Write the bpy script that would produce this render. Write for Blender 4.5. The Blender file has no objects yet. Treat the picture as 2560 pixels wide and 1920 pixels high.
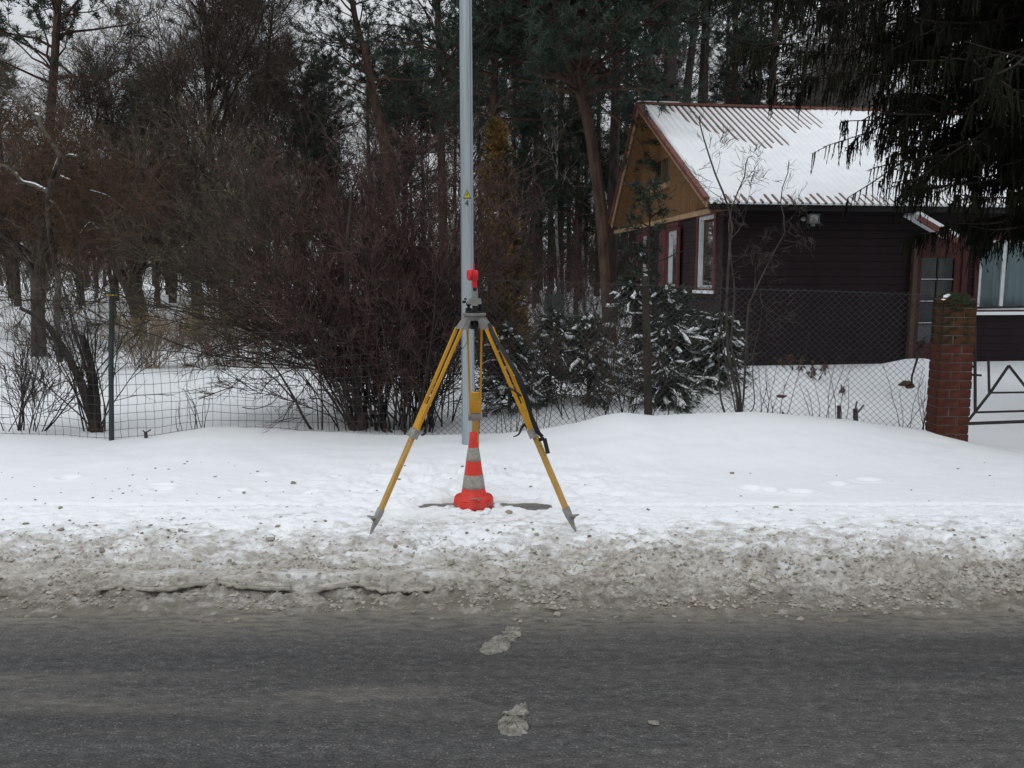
import bpy, math, random
import numpy as np
from mathutils import Vector, Matrix

sc = bpy.context.scene
COL = sc.collection
R = math.radians
# ------------------------------------------------------------------ camera, sky, sun, exposure
F, CX, CY = 2070.0, 1280.0, 960.0
HORIZON = 700.0
PITCH = math.atan((CY - HORIZON) / F)
CAM_H = 1.65
cd = bpy.data.cameras.new('camera')
cam = bpy.data.objects.new('camera', cd)
COL.objects.link(cam)
cam.location = (0, 0, CAM_H)
cam.rotation_euler = (math.pi / 2 - PITCH, 0, 0)
cd.sensor_fit = 'HORIZONTAL'
cd.sensor_width = 36.0
cd.lens = 36.0 * F / 2560.0
cd.clip_end = 600
cd.clip_start = 0.05
sc.camera = cam

world = bpy.data.worlds.new('World')
sc.world = world
world.use_nodes = True
wn = world.node_tree.nodes
wl = world.node_tree.links
wn.clear()
SUN_EL, SUN_ROT = R(48), R(200)
w_out = wn.new('ShaderNodeOutputWorld')
w_bg = wn.new('ShaderNodeBackground')
w_bg.inputs['Strength'].default_value = 0.1
w_sky = wn.new('ShaderNodeTexSky')
w_sky.sky_type = 'NISHITA'
w_sky.sun_disc = False
w_sky.sun_elevation = SUN_EL
w_sky.sun_rotation = SUN_ROT
w_tc = wn.new('ShaderNodeTexCoord')
w_sep = wn.new('ShaderNodeSeparateXYZ')
wl.new(w_tc.outputs['Generated'], w_sep.inputs[0])
w_ramp = wn.new('ShaderNodeMapRange')          # overcast sky: zenith about three times the horizon
w_ramp.inputs['From Min'].default_value = 0.0
w_ramp.inputs['From Max'].default_value = 1.0
w_ramp.inputs['To Min'].default_value = 5.6
w_ramp.inputs['To Max'].default_value = 13.0
wl.new(w_sep.outputs['Z'], w_ramp.inputs['Value'])
w_mul = wn.new('ShaderNodeVectorMath')
w_mul.operation = 'SCALE'
w_mul.inputs[0].default_value = (0.935, 0.970, 1.0)
wl.new(w_ramp.outputs[0], w_mul.inputs['Scale'])
w_mix = wn.new('ShaderNodeMix')
w_mix.data_type = 'RGBA'
w_mix.inputs['Factor'].default_value = 0.93
wl.new(w_sky.outputs[0], w_mix.inputs[6])
wl.new(w_mul.outputs[0], w_mix.inputs[7])
wl.new(w_mix.outputs[2], w_bg.inputs['Color'])
wl.new(w_bg.outputs[0], w_out.inputs['Surface'])

sd = bpy.data.lights.new('sun', 'SUN')
sd.energy = 0.6
sd.angle = R(35)
sd.color = (1.0, 0.97, 0.93)
sun = bpy.data.objects.new('sun', sd)
COL.objects.link(sun)
sun.rotation_euler = (math.pi / 2 - SUN_EL, 0, math.pi - SUN_ROT)

sc.view_settings.view_transform = 'Standard'
sc.view_settings.look = 'None'
sc.view_settings.exposure = -0.07
sc.view_settings.gamma = 1.0
sc.view_settings.use_curve_mapping = False


# ------------------------------------------------------------------ helpers: pixels of the photograph -> points in the place
CP, SP = math.cos(PITCH), math.sin(PITCH)
CAM = np.array([0, 0, CAM_H])


def ray(px, py):
    a, b = (px - CX) / F, -(py - CY) / F
    return np.array([a, CP + b * SP, -SP + b * CP])


def at(px, py, Y):
    d = ray(px, py)
    return CAM + d * (Y / d[1])


def atz(px, py, z):
    d = ray(px, py)
    return CAM + d * ((z - CAM_H) / d[2])


# ------------------------------------------------------------------ helpers: noise
def _hash(ix, iy, seed):
    h = (ix.astype(np.int64) * 374761393 + iy.astype(np.int64) * 668265263 + seed * 974711) & 0xFFFFFFFF
    h = ((h ^ (h >> 13)) * 1274126177) & 0xFFFFFFFF
    return ((h ^ (h >> 16)) & 0xFFFF) / 65535.0


def vnoise(x, y, seed=0):
    x0, y0 = np.floor(x), np.floor(y)
    fx, fy = x - x0, y - y0
    fx = fx * fx * fx * (fx * (fx * 6 - 15) + 10)
    fy = fy * fy * fy * (fy * (fy * 6 - 15) + 10)
    a, b = _hash(x0, y0, seed), _hash(x0 + 1, y0, seed)
    c, d = _hash(x0, y0 + 1, seed), _hash(x0 + 1, y0 + 1, seed)
    return (a + (b - a) * fx) * (1 - fy) + (c + (d - c) * fx) * fy - 0.5


def fbm(x, y, seed=0, octv=4, gain=0.5):
    s, amp, f = 0, 1.0, 1.0
    for o in range(octv):
        s = s + amp * vnoise(x * f + 17.3 * o, y * f - 9.1 * o, seed + o)
        amp *= gain
        f *= 2.03
    return s


def worley(x, y, seed=0):
    x0, y0 = np.floor(x), np.floor(y)
    best = np.full(x.shape, 9.0)
    for i in (-1, 0, 1):
        for j in (-1, 0, 1):
            cx, cy = x0 + i, y0 + j
            dx = cx + _hash(cx, cy, seed) - x
            dy = cy + _hash(cx, cy, seed + 7) - y
            best = np.minimum(best, dx * dx + dy * dy)
    return np.sqrt(best)


def smooth(a, b, x):
    t = np.clip((x - a) / (b - a), 0, 1)
    return t * t * (3 - 2 * t)


# ------------------------------------------------------------------ helpers: materials
def mat(name, col, rough=0.8, var=0.0, scale=8.0, col2=None, bump=0.0, bscale=40.0, metal=0.0, spec=0.3,
        stretch=(1, 1, 1), detail=4.0, lo=0.35, hi=0.65, trans=0.0):
    m = bpy.data.materials.new(name)
    m.use_nodes = True
    nt = m.node_tree
    b = nt.nodes['Principled BSDF']
    b.inputs['Roughness'].default_value = rough
    b.inputs['Metallic'].default_value = metal
    b.inputs['Specular IOR Level'].default_value = spec
    b.inputs['Base Color'].default_value = (*col, 1)
    if trans:
        b.inputs['Transmission Weight'].default_value = trans
    need = col2 is not None or var > 0 or bump > 0
    if need:
        tc = nt.nodes.new('ShaderNodeTexCoord')
        mp = nt.nodes.new('ShaderNodeMapping')
        mp.inputs['Scale'].default_value = stretch
        nt.links.new(tc.outputs['Object'], mp.inputs['Vector'])
    if col2 is not None or var > 0:
        if col2 is None:
            col2 = tuple(min(1, c * (1 + var)) for c in col)
            col = tuple(c * (1 - var) for c in col)
        n = nt.nodes.new('ShaderNodeTexNoise')
        n.inputs['Scale'].default_value = scale
        n.inputs['Detail'].default_value = detail
        nt.links.new(mp.outputs[0], n.inputs['Vector'])
        r = nt.nodes.new('ShaderNodeValToRGB')
        r.color_ramp.elements[0].position = lo
        r.color_ramp.elements[1].position = hi
        r.color_ramp.elements[0].color = (*col, 1)
        r.color_ramp.elements[1].color = (*col2, 1)
        nt.links.new(n.outputs['Fac'], r.inputs['Fac'])
        nt.links.new(r.outputs[0], b.inputs['Base Color'])
    if bump > 0:
        n2 = nt.nodes.new('ShaderNodeTexNoise')
        n2.inputs['Scale'].default_value = bscale
        n2.inputs['Detail'].default_value = 5
        nt.links.new(mp.outputs[0], n2.inputs['Vector'])
        bp = nt.nodes.new('ShaderNodeBump')
        bp.inputs['Strength'].default_value = bump
        bp.inputs['Distance'].default_value = 0.02
        nt.links.new(n2.outputs['Fac'], bp.inputs['Height'])
        nt.links.new(bp.outputs[0], b.inputs['Normal'])
    return m


M = {}
M['bark'] = mat('bark', (0.030, 0.024, 0.020), 0.9, col2=(0.075, 0.060, 0.052), scale=14, bump=0.8, bscale=30, stretch=(1, 1, .25))
M['bark_pine'] = mat('bark_pine', (0.040, 0.026, 0.020), 0.9, col2=(0.095, 0.057, 0.042), scale=7, bump=1.0, bscale=18, stretch=(1, 1, .3))
M['bark_dark'] = mat('bark_dark', (0.022, 0.018, 0.016), 0.9, col2=(0.055, 0.042, 0.036), scale=10, bump=0.6, bscale=25, stretch=(1, 1, .3))
M['bark_birch'] = mat('bark_birch', (0.05, 0.045, 0.042), 0.8, col2=(0.36, 0.33, 0.31), scale=9, stretch=(1, 1, .6), lo=.38, hi=.52)
M['bark_grey'] = mat('bark_grey', (0.075, 0.068, 0.055), 0.9, col2=(0.15, 0.135, 0.11), scale=10)
M['twig_red'] = mat('twig_red', (0.034, 0.021, 0.019), 0.75, col2=(0.122, 0.067, 0.060), scale=11, lo=.42, hi=.66)
M['twig_brown'] = mat('twig_brown', (0.036, 0.027, 0.021), 0.8, col2=(0.135, 0.098, 0.077), scale=11, lo=.42, hi=.68)
M['twig_olive'] = mat('twig_olive', (0.032, 0.028, 0.018), 0.8, col2=(0.120, 0.098, 0.064), scale=11, lo=.42, hi=.68)
M['twig_rust'] = mat('twig_rust', (0.035, 0.022, 0.013), 0.8, col2=(0.125, 0.070, 0.038), scale=9, lo=.42, hi=.68)
M['twig_grey'] = mat('twig_grey', (0.050, 0.044, 0.040), 0.8, col2=(0.11, 0.098, 0.088), scale=1.5)
M['twig_straw'] = mat('twig_straw', (0.14, 0.105, 0.062), 0.8, col2=(0.30, 0.235, 0.15), scale=3)
M['needle_pine'] = mat('needle_pine', (0.014, 0.028, 0.020), 0.6, col2=(0.042, 0.066, 0.044), scale=0.9)
M['needle_spruce'] = mat('needle_spruce', (0.0065, 0.0080, 0.0050), 0.85, col2=(0.028, 0.029, 0.016), scale=2.5, spec=.08, lo=.4, hi=.7)
M['needle_fir'] = mat('needle_fir', (0.018, 0.028, 0.017), 0.6, col2=(0.050, 0.066, 0.044), scale=2.2)
M['needle_thuja'] = mat('needle_thuja', (0.034, 0.032, 0.012), 0.7, col2=(0.190, 0.112, 0.036), scale=2.4, lo=.36, hi=.60)
M['snow'] = mat('snow', (0.80, 0.83, 0.86), 0.75, col2=(0.86, 0.88, 0.90), scale=3, bump=0.25, bscale=60, spec=0.2)
M['kerb'] = mat('kerb', (0.10, 0.095, 0.085), 0.65, col2=(0.20, 0.185, 0.165), scale=15, bump=.4)
M['galv'] = mat('galv', (0.30, 0.35, 0.38), 0.45, col2=(0.42, 0.47, 0.50), scale=6, metal=0.55, spec=0.4, stretch=(14, 14, .35), lo=.3, hi=.7)
M['black'] = mat('black', (0.012, 0.012, 0.013), 0.55)
M['ink'] = mat('ink', (0.015, 0.014, 0.014), 0.7)
M['sign_yellow'] = mat('sign_yellow', (0.50, 0.45, 0.03), 0.5, var=.1)
M['tripod_yellow'] = mat('tripod_yellow', (0.50, 0.24, 0.012), 0.5, col2=(0.60, 0.32, 0.03), scale=9, stretch=(1, 1, .3), bump=.08)
M['tripod_wood'] = mat('tripod_wood', (0.44, 0.255, 0.055), 0.5, col2=(0.54, 0.33, 0.10), scale=12, stretch=(1, 1, .25))
M['cast'] = mat('cast', (0.14, 0.137, 0.128), 0.6, col2=(0.23, 0.225, 0.21), scale=14)
M['steel'] = mat('steel', (0.23, 0.225, 0.215), 0.5, col2=(0.36, 0.345, 0.33), scale=25, metal=.3)
M['pale_cast'] = mat('pale_cast', (0.23, 0.23, 0.21), 0.55, var=.2)
M['prism_red'] = mat('prism_red', (0.66, 0.022, 0.035), 0.45, var=.1)
M['cone_red'] = mat('cone_red', (0.68, 0.048, 0.030), 0.45, col2=(0.50, 0.040, 0.034), scale=14, lo=.45, hi=.8, bump=.05)
M['cone_band'] = mat('cone_band', (0.26, 0.245, 0.215), 0.6, col2=(0.37, 0.35, 0.315), scale=60, bump=.2, bscale=160)
M['post_green'] = mat('post_green', (0.018, 0.032, 0.034), 0.5, col2=(0.045, 0.05, 0.05), scale=5)
M['post_wood'] = mat('post_wood', (0.022, 0.017, 0.013), 0.9, col2=(0.06, 0.046, 0.036), scale=8, stretch=(1, 1, .2), bump=.6)
M['wire'] = mat('wire', (0.040, 0.040, 0.040), 0.7, var=.2)
M['wire_light'] = mat('wire_light', (0.055, 0.057, 0.060), 0.7, var=.2)
M['gate'] = mat('gate', (0.022, 0.017, 0.016), 0.55, var=.3)
M['brick'] = mat('brick', (0.040, 0.0155, 0.012), 0.95, col2=(0.098, 0.033, 0.024), scale=9, bump=.6, bscale=60, lo=.3, hi=.72, spec=.12)
M['brick_moss'] = mat('brick_moss', (0.018, 0.020, 0.009), 0.95, col2=(0.075, 0.034, 0.018), scale=11, bump=.8, bscale=50, lo=.42, hi=.62, spec=.15)
M['mortar'] = mat('mortar', (0.105, 0.090, 0.078), 0.95, var=.3, scale=20, bump=.5)
M['moss'] = mat('moss', (0.012, 0.016, 0.006), 1.0, col2=(0.034, 0.038, 0.014), scale=30, bump=1, bscale=80)
M['siding'] = mat('siding', (0.011, 0.0065, 0.008), 0.75, col2=(0.018, 0.010, 0.0125), scale=3, stretch=(1, 1, 8), bump=.15, bscale=30, spec=.2)  # darker copy of the side boards: shade on the front put into the colour
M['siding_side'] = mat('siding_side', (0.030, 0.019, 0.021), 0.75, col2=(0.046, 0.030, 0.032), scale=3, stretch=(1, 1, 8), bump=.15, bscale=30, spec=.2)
M['pine_board'] = mat('pine_board', (0.160, 0.084, 0.034), 0.65, col2=(0.255, 0.140, 0.060), scale=5, stretch=(5, 5, .5))
M['trim_pale'] = mat('trim_pale', (0.36, 0.24, 0.14), 0.7, var=.2)
M['trim_red'] = mat('trim_red', (0.155, 0.058, 0.045), 0.6, var=.2)
M['frame_red'] = mat('frame_red', (0.125, 0.046, 0.047), 0.65, var=.15)
M['door_red'] = mat('door_red', (0.050, 0.012, 0.011), 0.65, var=.25)
M['door_brown'] = mat('door_brown', (0.065, 0.038, 0.026), 0.7, var=.25)
M['white_paint'] = mat('white_paint', (0.55, 0.58, 0.58), 0.5, var=.1)
M['roof'] = mat('roof', (0.120, 0.070, 0.062), 0.55, col2=(0.175, 0.105, 0.092), scale=6)
M['gutter'] = mat('gutter', (0.012, 0.010, 0.011), 0.5)
M['lamp_grey'] = mat('lamp_grey', (0.16, 0.17, 0.17), 0.5, var=.1)
M['curtain'] = mat('curtain', (0.12, 0.12, 0.115), 0.9, var=.2, scale=4)
M['curtain_blue'] = mat('curtain_blue', (0.30, 0.40, 0.42), 0.9, var=.2, scale=2, stretch=(3, 3, .5))
M['room_dark'] = mat('room_dark', (0.05, 0.055, 0.05), 0.9, var=.4, scale=5)
M['dead_leaf'] = mat('dead_leaf', (0.050, 0.026, 0.018), 0.9, col2=(0.12, 0.062, 0.04), scale=20)
M['stone'] = mat('stone', (0.045, 0.04, 0.033), 0.9, col2=(0.115, 0.10, 0.075), scale=8, bump=.7)
M['hay'] = mat('hay', (0.20, 0.155, 0.075), 0.9, col2=(0.30, 0.235, 0.12), scale=14)
M['far_wood'] = mat('far_wood', (0.040, 0.034, 0.034), 0.95, col2=(0.075, 0.062, 0.060), scale=.4)  # lighter grey: haze over the distance put into the colour


def glass_mat():
    m = bpy.data.materials.new('glass')
    m.use_nodes = True
    nt = m.node_tree
    nt.nodes.clear()
    o = nt.nodes.new('ShaderNodeOutputMaterial')
    g = nt.nodes.new('ShaderNodeBsdfGlossy')
    g.inputs['Roughness'].default_value = 0.03
    g.inputs['Color'].default_value = (.9, .93, .95, 1)
    t = nt.nodes.new('ShaderNodeBsdfTransparent')
    t.inputs['Color'].default_value = (.86, .9, .9, 1)
    f = nt.nodes.new('ShaderNodeFresnel')
    f.inputs['IOR'].default_value = 1.5
    x = nt.nodes.new('ShaderNodeMixShader')
    nt.links.new(f.outputs[0], x.inputs[0])
    nt.links.new(t.outputs[0], x.inputs[1])
    nt.links.new(g.outputs[0], x.inputs[2])
    nt.links.new(x.outputs[0], o.inputs[0])
    return m


M['glass'] = glass_mat()


def ground_mat():
    """white snow; grey-brown slush with its own ragged outline along the road edge"""
    m = bpy.data.materials.new('snow_and_slush')
    m.use_nodes = True
    nt = m.node_tree
    L = nt.links.new
    b = nt.nodes['Principled BSDF']
    b.inputs['Roughness'].default_value = 0.7
    b.inputs['Specular IOR Level'].default_value = 0.25
    geo = nt.nodes.new('ShaderNodeNewGeometry')

    def noise(scale, stretch, detail=5, rough=.6):
        mp = nt.nodes.new('ShaderNodeMapping')
        mp.inputs['Scale'].default_value = stretch
        L(geo.outputs['Position'], mp.inputs['Vector'])
        n = nt.nodes.new('ShaderNodeTexNoise')
        n.inputs['Scale'].default_value = scale
        n.inputs['Detail'].default_value = detail
        n.inputs['Roughness'].default_value = rough
        L(mp.outputs[0], n.inputs['Vector'])
        return n.outputs['Fac']

    def math_(op, a, bb, clamp=False):
        n = nt.nodes.new('ShaderNodeMath')
        n.operation = op
        n.use_clamp = clamp
        for i, v in enumerate((a, bb)):
            if isinstance(v, (int, float)):
                n.inputs[i].default_value = v
            else:
                L(v, n.inputs[i])
        return n.outputs[0]

    def ramp(fac, stops):
        r = nt.nodes.new('ShaderNodeValToRGB')
        while len(r.color_ramp.elements) < len(stops):
            r.color_ramp.elements.new(0.5)
        for e, (p, c) in zip(r.color_ramp.elements, stops):
            e.position = p
            e.color = (*c, 1) if not isinstance(c, (int, float)) else (c, c, c, 1)
        L(fac, r.inputs['Fac'])
        return r.outputs[0]

    def mixc(f, a, bb):
        x = nt.nodes.new('ShaderNodeMix')
        x.data_type = 'RGBA'
        if isinstance(f, (int, float)):
            x.inputs[0].default_value = f
        else:
            L(f, x.inputs[0])
        for i, v in ((6, a), (7, bb)):
            if isinstance(v, tuple):
                x.inputs[i].default_value = (*v, 1)
            else:
                L(v, x.inputs[i])
        return x.outputs[2]
    sep = nt.nodes.new('ShaderNodeSeparateXYZ')
    L(geo.outputs['Position'], sep.inputs[0])
    Y = sep.outputs['Y']
    broad = noise(1.1, (1, 1.6, 1), 3)
    fine = noise(9, (1, 1.5, 1), 6, .65)
    speck = noise(26, (1, 1.4, 1), 3, .5)
    # dirt level: 1 at the road edge, 0 from the kerb on
    d = math_('SUBTRACT', 5.02, Y)
    d = math_('ADD', d, math_('MULTIPLY', math_('SUBTRACT', broad, .5), 1.1))
    d2 = math_('ADD', d, math_('MULTIPLY', math_('SUBTRACT', fine, .5), 2.4))
    dirt = ramp(math_('ADD', math_('MULTIPLY', d2, .5), .42), [(0.30, 0.0), (0.62, 0.80), (1.0, 1.0)])
    sp_th = math_('ADD', math_('MULTIPLY', d, .055), .605)
    specks = math_('MULTIPLY', math_('GREATER_THAN', math_('ADD', speck, math_('MULTIPLY', d, .09)), .665), 1.0)
    band = ramp(Y, [(0.0, 0.0), (1.0, 1.0)])
    in_speck = math_('MULTIPLY', specks, math_('LESS_THAN', Y, 6.0))
    snow = mixc(noise(3, (1, 1, 1), 3), (0.80, 0.83, 0.865), (0.87, 0.89, 0.91))
    slush = ramp(noise(21, (1, 1.5, 1), 7, .75), [(0.33, (0.19, 0.167, 0.138)), (0.45, (0.355, 0.322, 0.274)), (0.55, (0.47, 0.435, 0.38)), (0.67, (0.62, 0.59, 0.535))])
    wet = ramp(math_('ADD', math_('SUBTRACT', 4.32, Y), math_('MULTIPLY', math_('SUBTRACT', fine, .5), .9)), [(0.0, 0.0), (0.34, 1.0)])
    slush = mixc(math_('MULTIPLY', wet, .78), slush, (0.125, 0.110, 0.090))
    white = ramp(noise(2.6, (.8, 2.2, 1), 6, .65), [(0.54, 0.0), (0.66, .75)])
    white = math_('MULTIPLY', white, ramp(math_('MULTIPLY', math_('SUBTRACT', Y, 4.12), 3.0), [(0.0, 0.0), (1.0, 1.0)]))
    dirt = math_('MULTIPLY', dirt, math_('SUBTRACT', 1.0, white))
    c = mixc(dirt, snow, slush)
    c = mixc(math_('MULTIPLY', in_speck, .6), c, (0.21, 0.185, 0.155))
    L(c, b.inputs['Base Color'])
    bp = nt.nodes.new('ShaderNodeBump')
    bp.inputs['Distance'].default_value = 0.022
    bp.inputs['Strength'].default_value = 0.75
    L(math_('MULTIPLY', noise(60, (1, 1.2, 1), 6, .7), math_('ADD', math_('MULTIPLY', dirt, .85), .15)), bp.inputs['Height'])
    L(bp.outputs[0], b.inputs['Normal'])
    return m


def road_mat():
    m = bpy.data.materials.new('wet_asphalt')
    m.use_nodes = True
    nt = m.node_tree
    L = nt.links.new
    b = nt.nodes['Principled BSDF']
    geo = nt.nodes.new('ShaderNodeNewGeometry')

    def noise(scale, stretch, detail=4):
        mp = nt.nodes.new('ShaderNodeMapping')
        mp.inputs['Scale'].default_value = stretch
        L(geo.outputs['Position'], mp.inputs['Vector'])
        n = nt.nodes.new('ShaderNodeTexNoise')
        n.inputs['Scale'].default_value = scale
        n.inputs['Detail'].default_value = detail
        L(mp.outputs[0], n.inputs['Vector'])
        return n.outputs['Fac']

    def ramp(fac, stops):
        r = nt.nodes.new('ShaderNodeValToRGB')
        while len(r.color_ramp.elements) < len(stops):
            r.color_ramp.elements.new(.5)
        for e, (p, c) in zip(r.color_ramp.elements, stops):
            e.position = p
            e.color = (*c, 1) if not isinstance(c, (int, float)) else (c, c, c, 1)
        L(fac, r.inputs['Fac'])
        return r.outputs[0]
    def mul(a, bb, op='MULTIPLY'):
        n = nt.nodes.new('ShaderNodeMath')
        n.operation = op
        for i, v in enumerate((a, bb)):
            if isinstance(v, (int, float)):
                n.inputs[i].default_value = v
            else:
                L(v, n.inputs[i])
        return n.outputs[0]
    grain = ramp(mul(mul(noise(110, (1, 1.2, 1), 3), .6), mul(noise(24, (.7, 1.3, 1), 6), .4), 'ADD'), [(0.36, (0.0175, 0.0172, 0.0172)), (0.45, (0.046, 0.0455, 0.045)), (0.55, (0.062, 0.061, 0.060)), (0.66, (0.152, 0.148, 0.143))])
    vor = nt.nodes.new('ShaderNodeTexVoronoi')
    vor.inputs['Scale'].default_value = 55
    L(geo.outputs['Position'], vor.inputs['Vector'])
    pale = ramp(vor.outputs['Distance'], [(0.0, 1.0), (0.16, 0.8), (0.22, 0.0)])
    pick = ramp(vor.outputs['Color'], [(0.66, 0.0), (0.72, 1.0)])
    # thin film of dried slush in long streaks
    sep = nt.nodes.new('ShaderNodeSeparateXYZ')
    L(geo.outputs['Position'], sep.inputs[0])
    st = noise(1.0, (0.55, 5.5, 1), 5)
    yw = mul(mul(sep.outputs['Y'], 3.17, 'SUBTRACT'), 3.17, 'SUBTRACT')
    dy = mul(mul(sep.outputs['Y'], 3.16, 'SUBTRACT'), 5.0)
    band = ramp(mul(mul(dy, dy), 1.0), [(0.0, 1.0), (0.9, 0.0)])
    left = ramp(mul(mul(sep.outputs['X'], -.7), .35, 'ADD'), [(0.45, 0.0), (0.75, 1.0)])
    film = mul(mul(ramp(st, [(0.36, 0.0), (0.58, 1.0)]), band), left)
    edge = ramp(mul(mul(sep.outputs['Y'], 3.58, 'SUBTRACT'), mul(noise(2.2, (.5, 1.2, 1), 6), 4.6), 'MULTIPLY'), [(0.12, 0.0), (0.85, .80)])
    film2 = mul(ramp(noise(1.3, (.35, 4, 1), 6), [(0.46, 0.0), (0.78, 0.22)]), 1.0)
    tot = mul(mul(mul(film, .60), mul(edge, film2, 'MAXIMUM'), 'MAXIMUM'), ramp(noise(20, (.5, 1.5, 1), 5), [(.35, .30), (.58, 1.0)]))
    mx = nt.nodes.new('ShaderNodeMix')
    mx.data_type = 'RGBA'
    L(tot, mx.inputs[0])
    L(grain, mx.inputs[6])
    mx.inputs[7].default_value = (0.215, 0.195, 0.162, 1)
    mx2 = nt.nodes.new('ShaderNodeMix')
    mx2.data_type = 'RGBA'
    L(mul(mul(pale, pick), .75), mx2.inputs[0])
    L(mx.outputs[2], mx2.inputs[6])
    mx2.inputs[7].default_value = (0.24, 0.225, 0.20, 1)
    mx3 = nt.nodes.new('ShaderNodeMix')
    mx3.data_type = 'RGBA'
    mx3.blend_type = 'MULTIPLY'
    mx3.inputs[0].default_value = 1.0
    L(mx2.outputs[2], mx3.inputs[6])
    L(ramp(noise(1.0, (.16, 3.4, 1), 5), [(0.36, .84), (0.50, 1.08), (0.66, 1.25)]), mx3.inputs[7])
    L(mx3.outputs[2], b.inputs['Base Color'])
    rr = ramp(mul(noise(.9, (.4, 2.0, 1), 6), mul(mul(sep.outputs['X'], .05), -.02, 'ADD'), 'SUBTRACT'), [(0.30, .30), (0.52, .66)])
    L(rr, b.inputs['Roughness'])
    b.inputs['Specular IOR Level'].default_value = 0.35
    bp = nt.nodes.new('ShaderNodeBump')
    bp.inputs['Distance'].default_value = 0.012
    bp.inputs['Strength'].default_value = 1.0
    L(noise(62, (.75, 1.3, 1), 6), bp.inputs['Height'])
    L(bp.outputs[0], b.inputs['Normal'])
    return m


M['ground'] = ground_mat()
M['road'] = road_mat()


# ------------------------------------------------------------------ helpers: geometry
class Geo:
    def __init__(self):
        self.v, self.t, self.q, self.n = [], [], [], 0

    def add(self, V, faces):
        V = np.asarray(V, float).reshape(-1, 3)
        f = np.asarray(faces, np.int64)
        if f.ndim == 2 and f.shape[1] == 3:
            self.t.append(f + self.n)
        else:
            self.q.append(f + self.n)
        self.v.append(V)
        self.n += len(V)

    def poly(self, pts):
        pts = np.asarray(pts, float)
        self.add(pts, [(0, i, i + 1) for i in range(1, len(pts) - 1)])

    def box(self, lo, hi, mtx=None):
        lo, hi = np.asarray(lo, float), np.asarray(hi, float)
        P = np.array([[(lo, hi)[(i >> k) & 1][k] for k in range(3)] for i in range(8)])
        if mtx is not None:
            P = (np.asarray(mtx)[:3, :3] @ P.T).T + np.asarray(mtx)[:3, 3]
        self.add(P, [(0, 2, 3, 1), (4, 5, 7, 6), (0, 1, 5, 4), (2, 6, 7, 3), (0, 4, 6, 2), (1, 3, 7, 5)])

    def bar(self, p, q, w, h=None, up=(0, 0, 1)):
        """square bar from p to q, w wide and h thick"""
        p, q = np.asarray(p, float), np.asarray(q, float)
        d = q - p
        ln = np.linalg.norm(d)
        d = d / ln
        up = np.asarray(up, float)
        s = np.cross(d, up)
        if np.linalg.norm(s) < 1e-6:
            s = np.cross(d, (1, 0, 0))
        s /= np.linalg.norm(s)
        u = np.cross(s, d)
        h = w if h is None else h
        m = np.eye(4)
        m[:3, 0], m[:3, 1], m[:3, 2], m[:3, 3] = d, s, u, p
        self.box((0, -w / 2, -h / 2), (ln, w / 2, h / 2), m)

    def cyl(self, p, q, r0, r1=None, S=14, caps=True):
        r1 = r0 if r1 is None else r1
        self.tube([p, q], [r0, r1], S, caps)

    def tube(self, P, r, S=8, caps=True):
        P = np.asarray(P, float)
        K = len(P)
        r = np.full(K, r, float) if np.isscalar(r) else np.asarray(r, float)
        self.tubes(P[None], r[None], S)
        if caps:
            o = self.n - K * S
            ring = self.v[-1]
            self.add(ring[:S], [(0, i + 1, i) for i in range(1, S - 1)])
            self.add(ring[(K - 1) * S:], [(0, i, i + 1) for i in range(1, S - 1)])

    def tubes(self, P, r, S=3):
        """N polylines of K points as S-sided tubes"""
        P = np.asarray(P, float)
        N, K, _ = P.shape
        if N == 0:
            return
        r = np.broadcast_to(np.asarray(r, float), (N, K))
        T = np.empty_like(P)
        T[:, 1:-1] = P[:, 2:] - P[:, :-2]
        T[:, 0] = P[:, 1] - P[:, 0]
        T[:, -1] = P[:, -1] - P[:, -2]
        T /= np.linalg.norm(T, axis=2, keepdims=True) + 1e-9
        mean = P[:, -1] - P[:, 0]
        ref = np.where((np.abs(mean[:, 2]) > .8 * np.linalg.norm(mean, axis=1))[:, None], np.array([1., 0.13, 0]), np.array([0, 0.1, 1.]))[:, None, :]
        A = np.cross(T, np.broadcast_to(ref, T.shape))
        A /= np.linalg.norm(A, axis=2, keepdims=True) + 1e-9
        B = np.cross(T, A)
        ang = np.arange(S) * 2 * np.pi / S
        V = P[:, :, None] + r[:, :, None, None] * (A[:, :, None] * np.cos(ang)[None, None, :, None] + B[:, :, None] * np.sin(ang)[None, None, :, None])
        i = np.arange(N)[:, None, None] * K * S
        k = np.arange(K - 1)[None, :, None] * S
        s = np.arange(S)[None, None, :]
        s2 = (s + 1) % S
        f = np.stack([i + k + s, i + k + s2, i + k + S + s2, i + k + S + s], -1).reshape(-1, 4)
        self.add(V.reshape(-1, 3), f)

    def spikes(self, p, d, ln, r):
        """N three-sided spikes"""
        N = len(p)
        if N == 0:
            return
        d = d / (np.linalg.norm(d, axis=1, keepdims=True) + 1e-9)
        ref = np.where((np.abs(d[:, 2]) > .8)[:, None], np.array([1., .1, 0]), np.array([0, .1, 1.]))
        a = np.cross(d, ref)
        a /= np.linalg.norm(a, axis=1, keepdims=True)
        b = np.cross(d, a)
        ln = np.broadcast_to(ln, (N,))[:, None]
        r = np.broadcast_to(r, (N,))[:, None]
        V = np.stack([p + a * r, p + (-.5 * a + .866 * b) * r, p + (-.5 * a - .866 * b) * r, p + d * ln], 1)
        i = np.arange(N)[:, None] * 4
        f = (i[:, :, None] + np.array([[0, 1, 3], [1, 2, 3], [2, 0, 3]])[None]).reshape(-1, 3)
        self.add(V.reshape(-1, 3), f)

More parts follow.
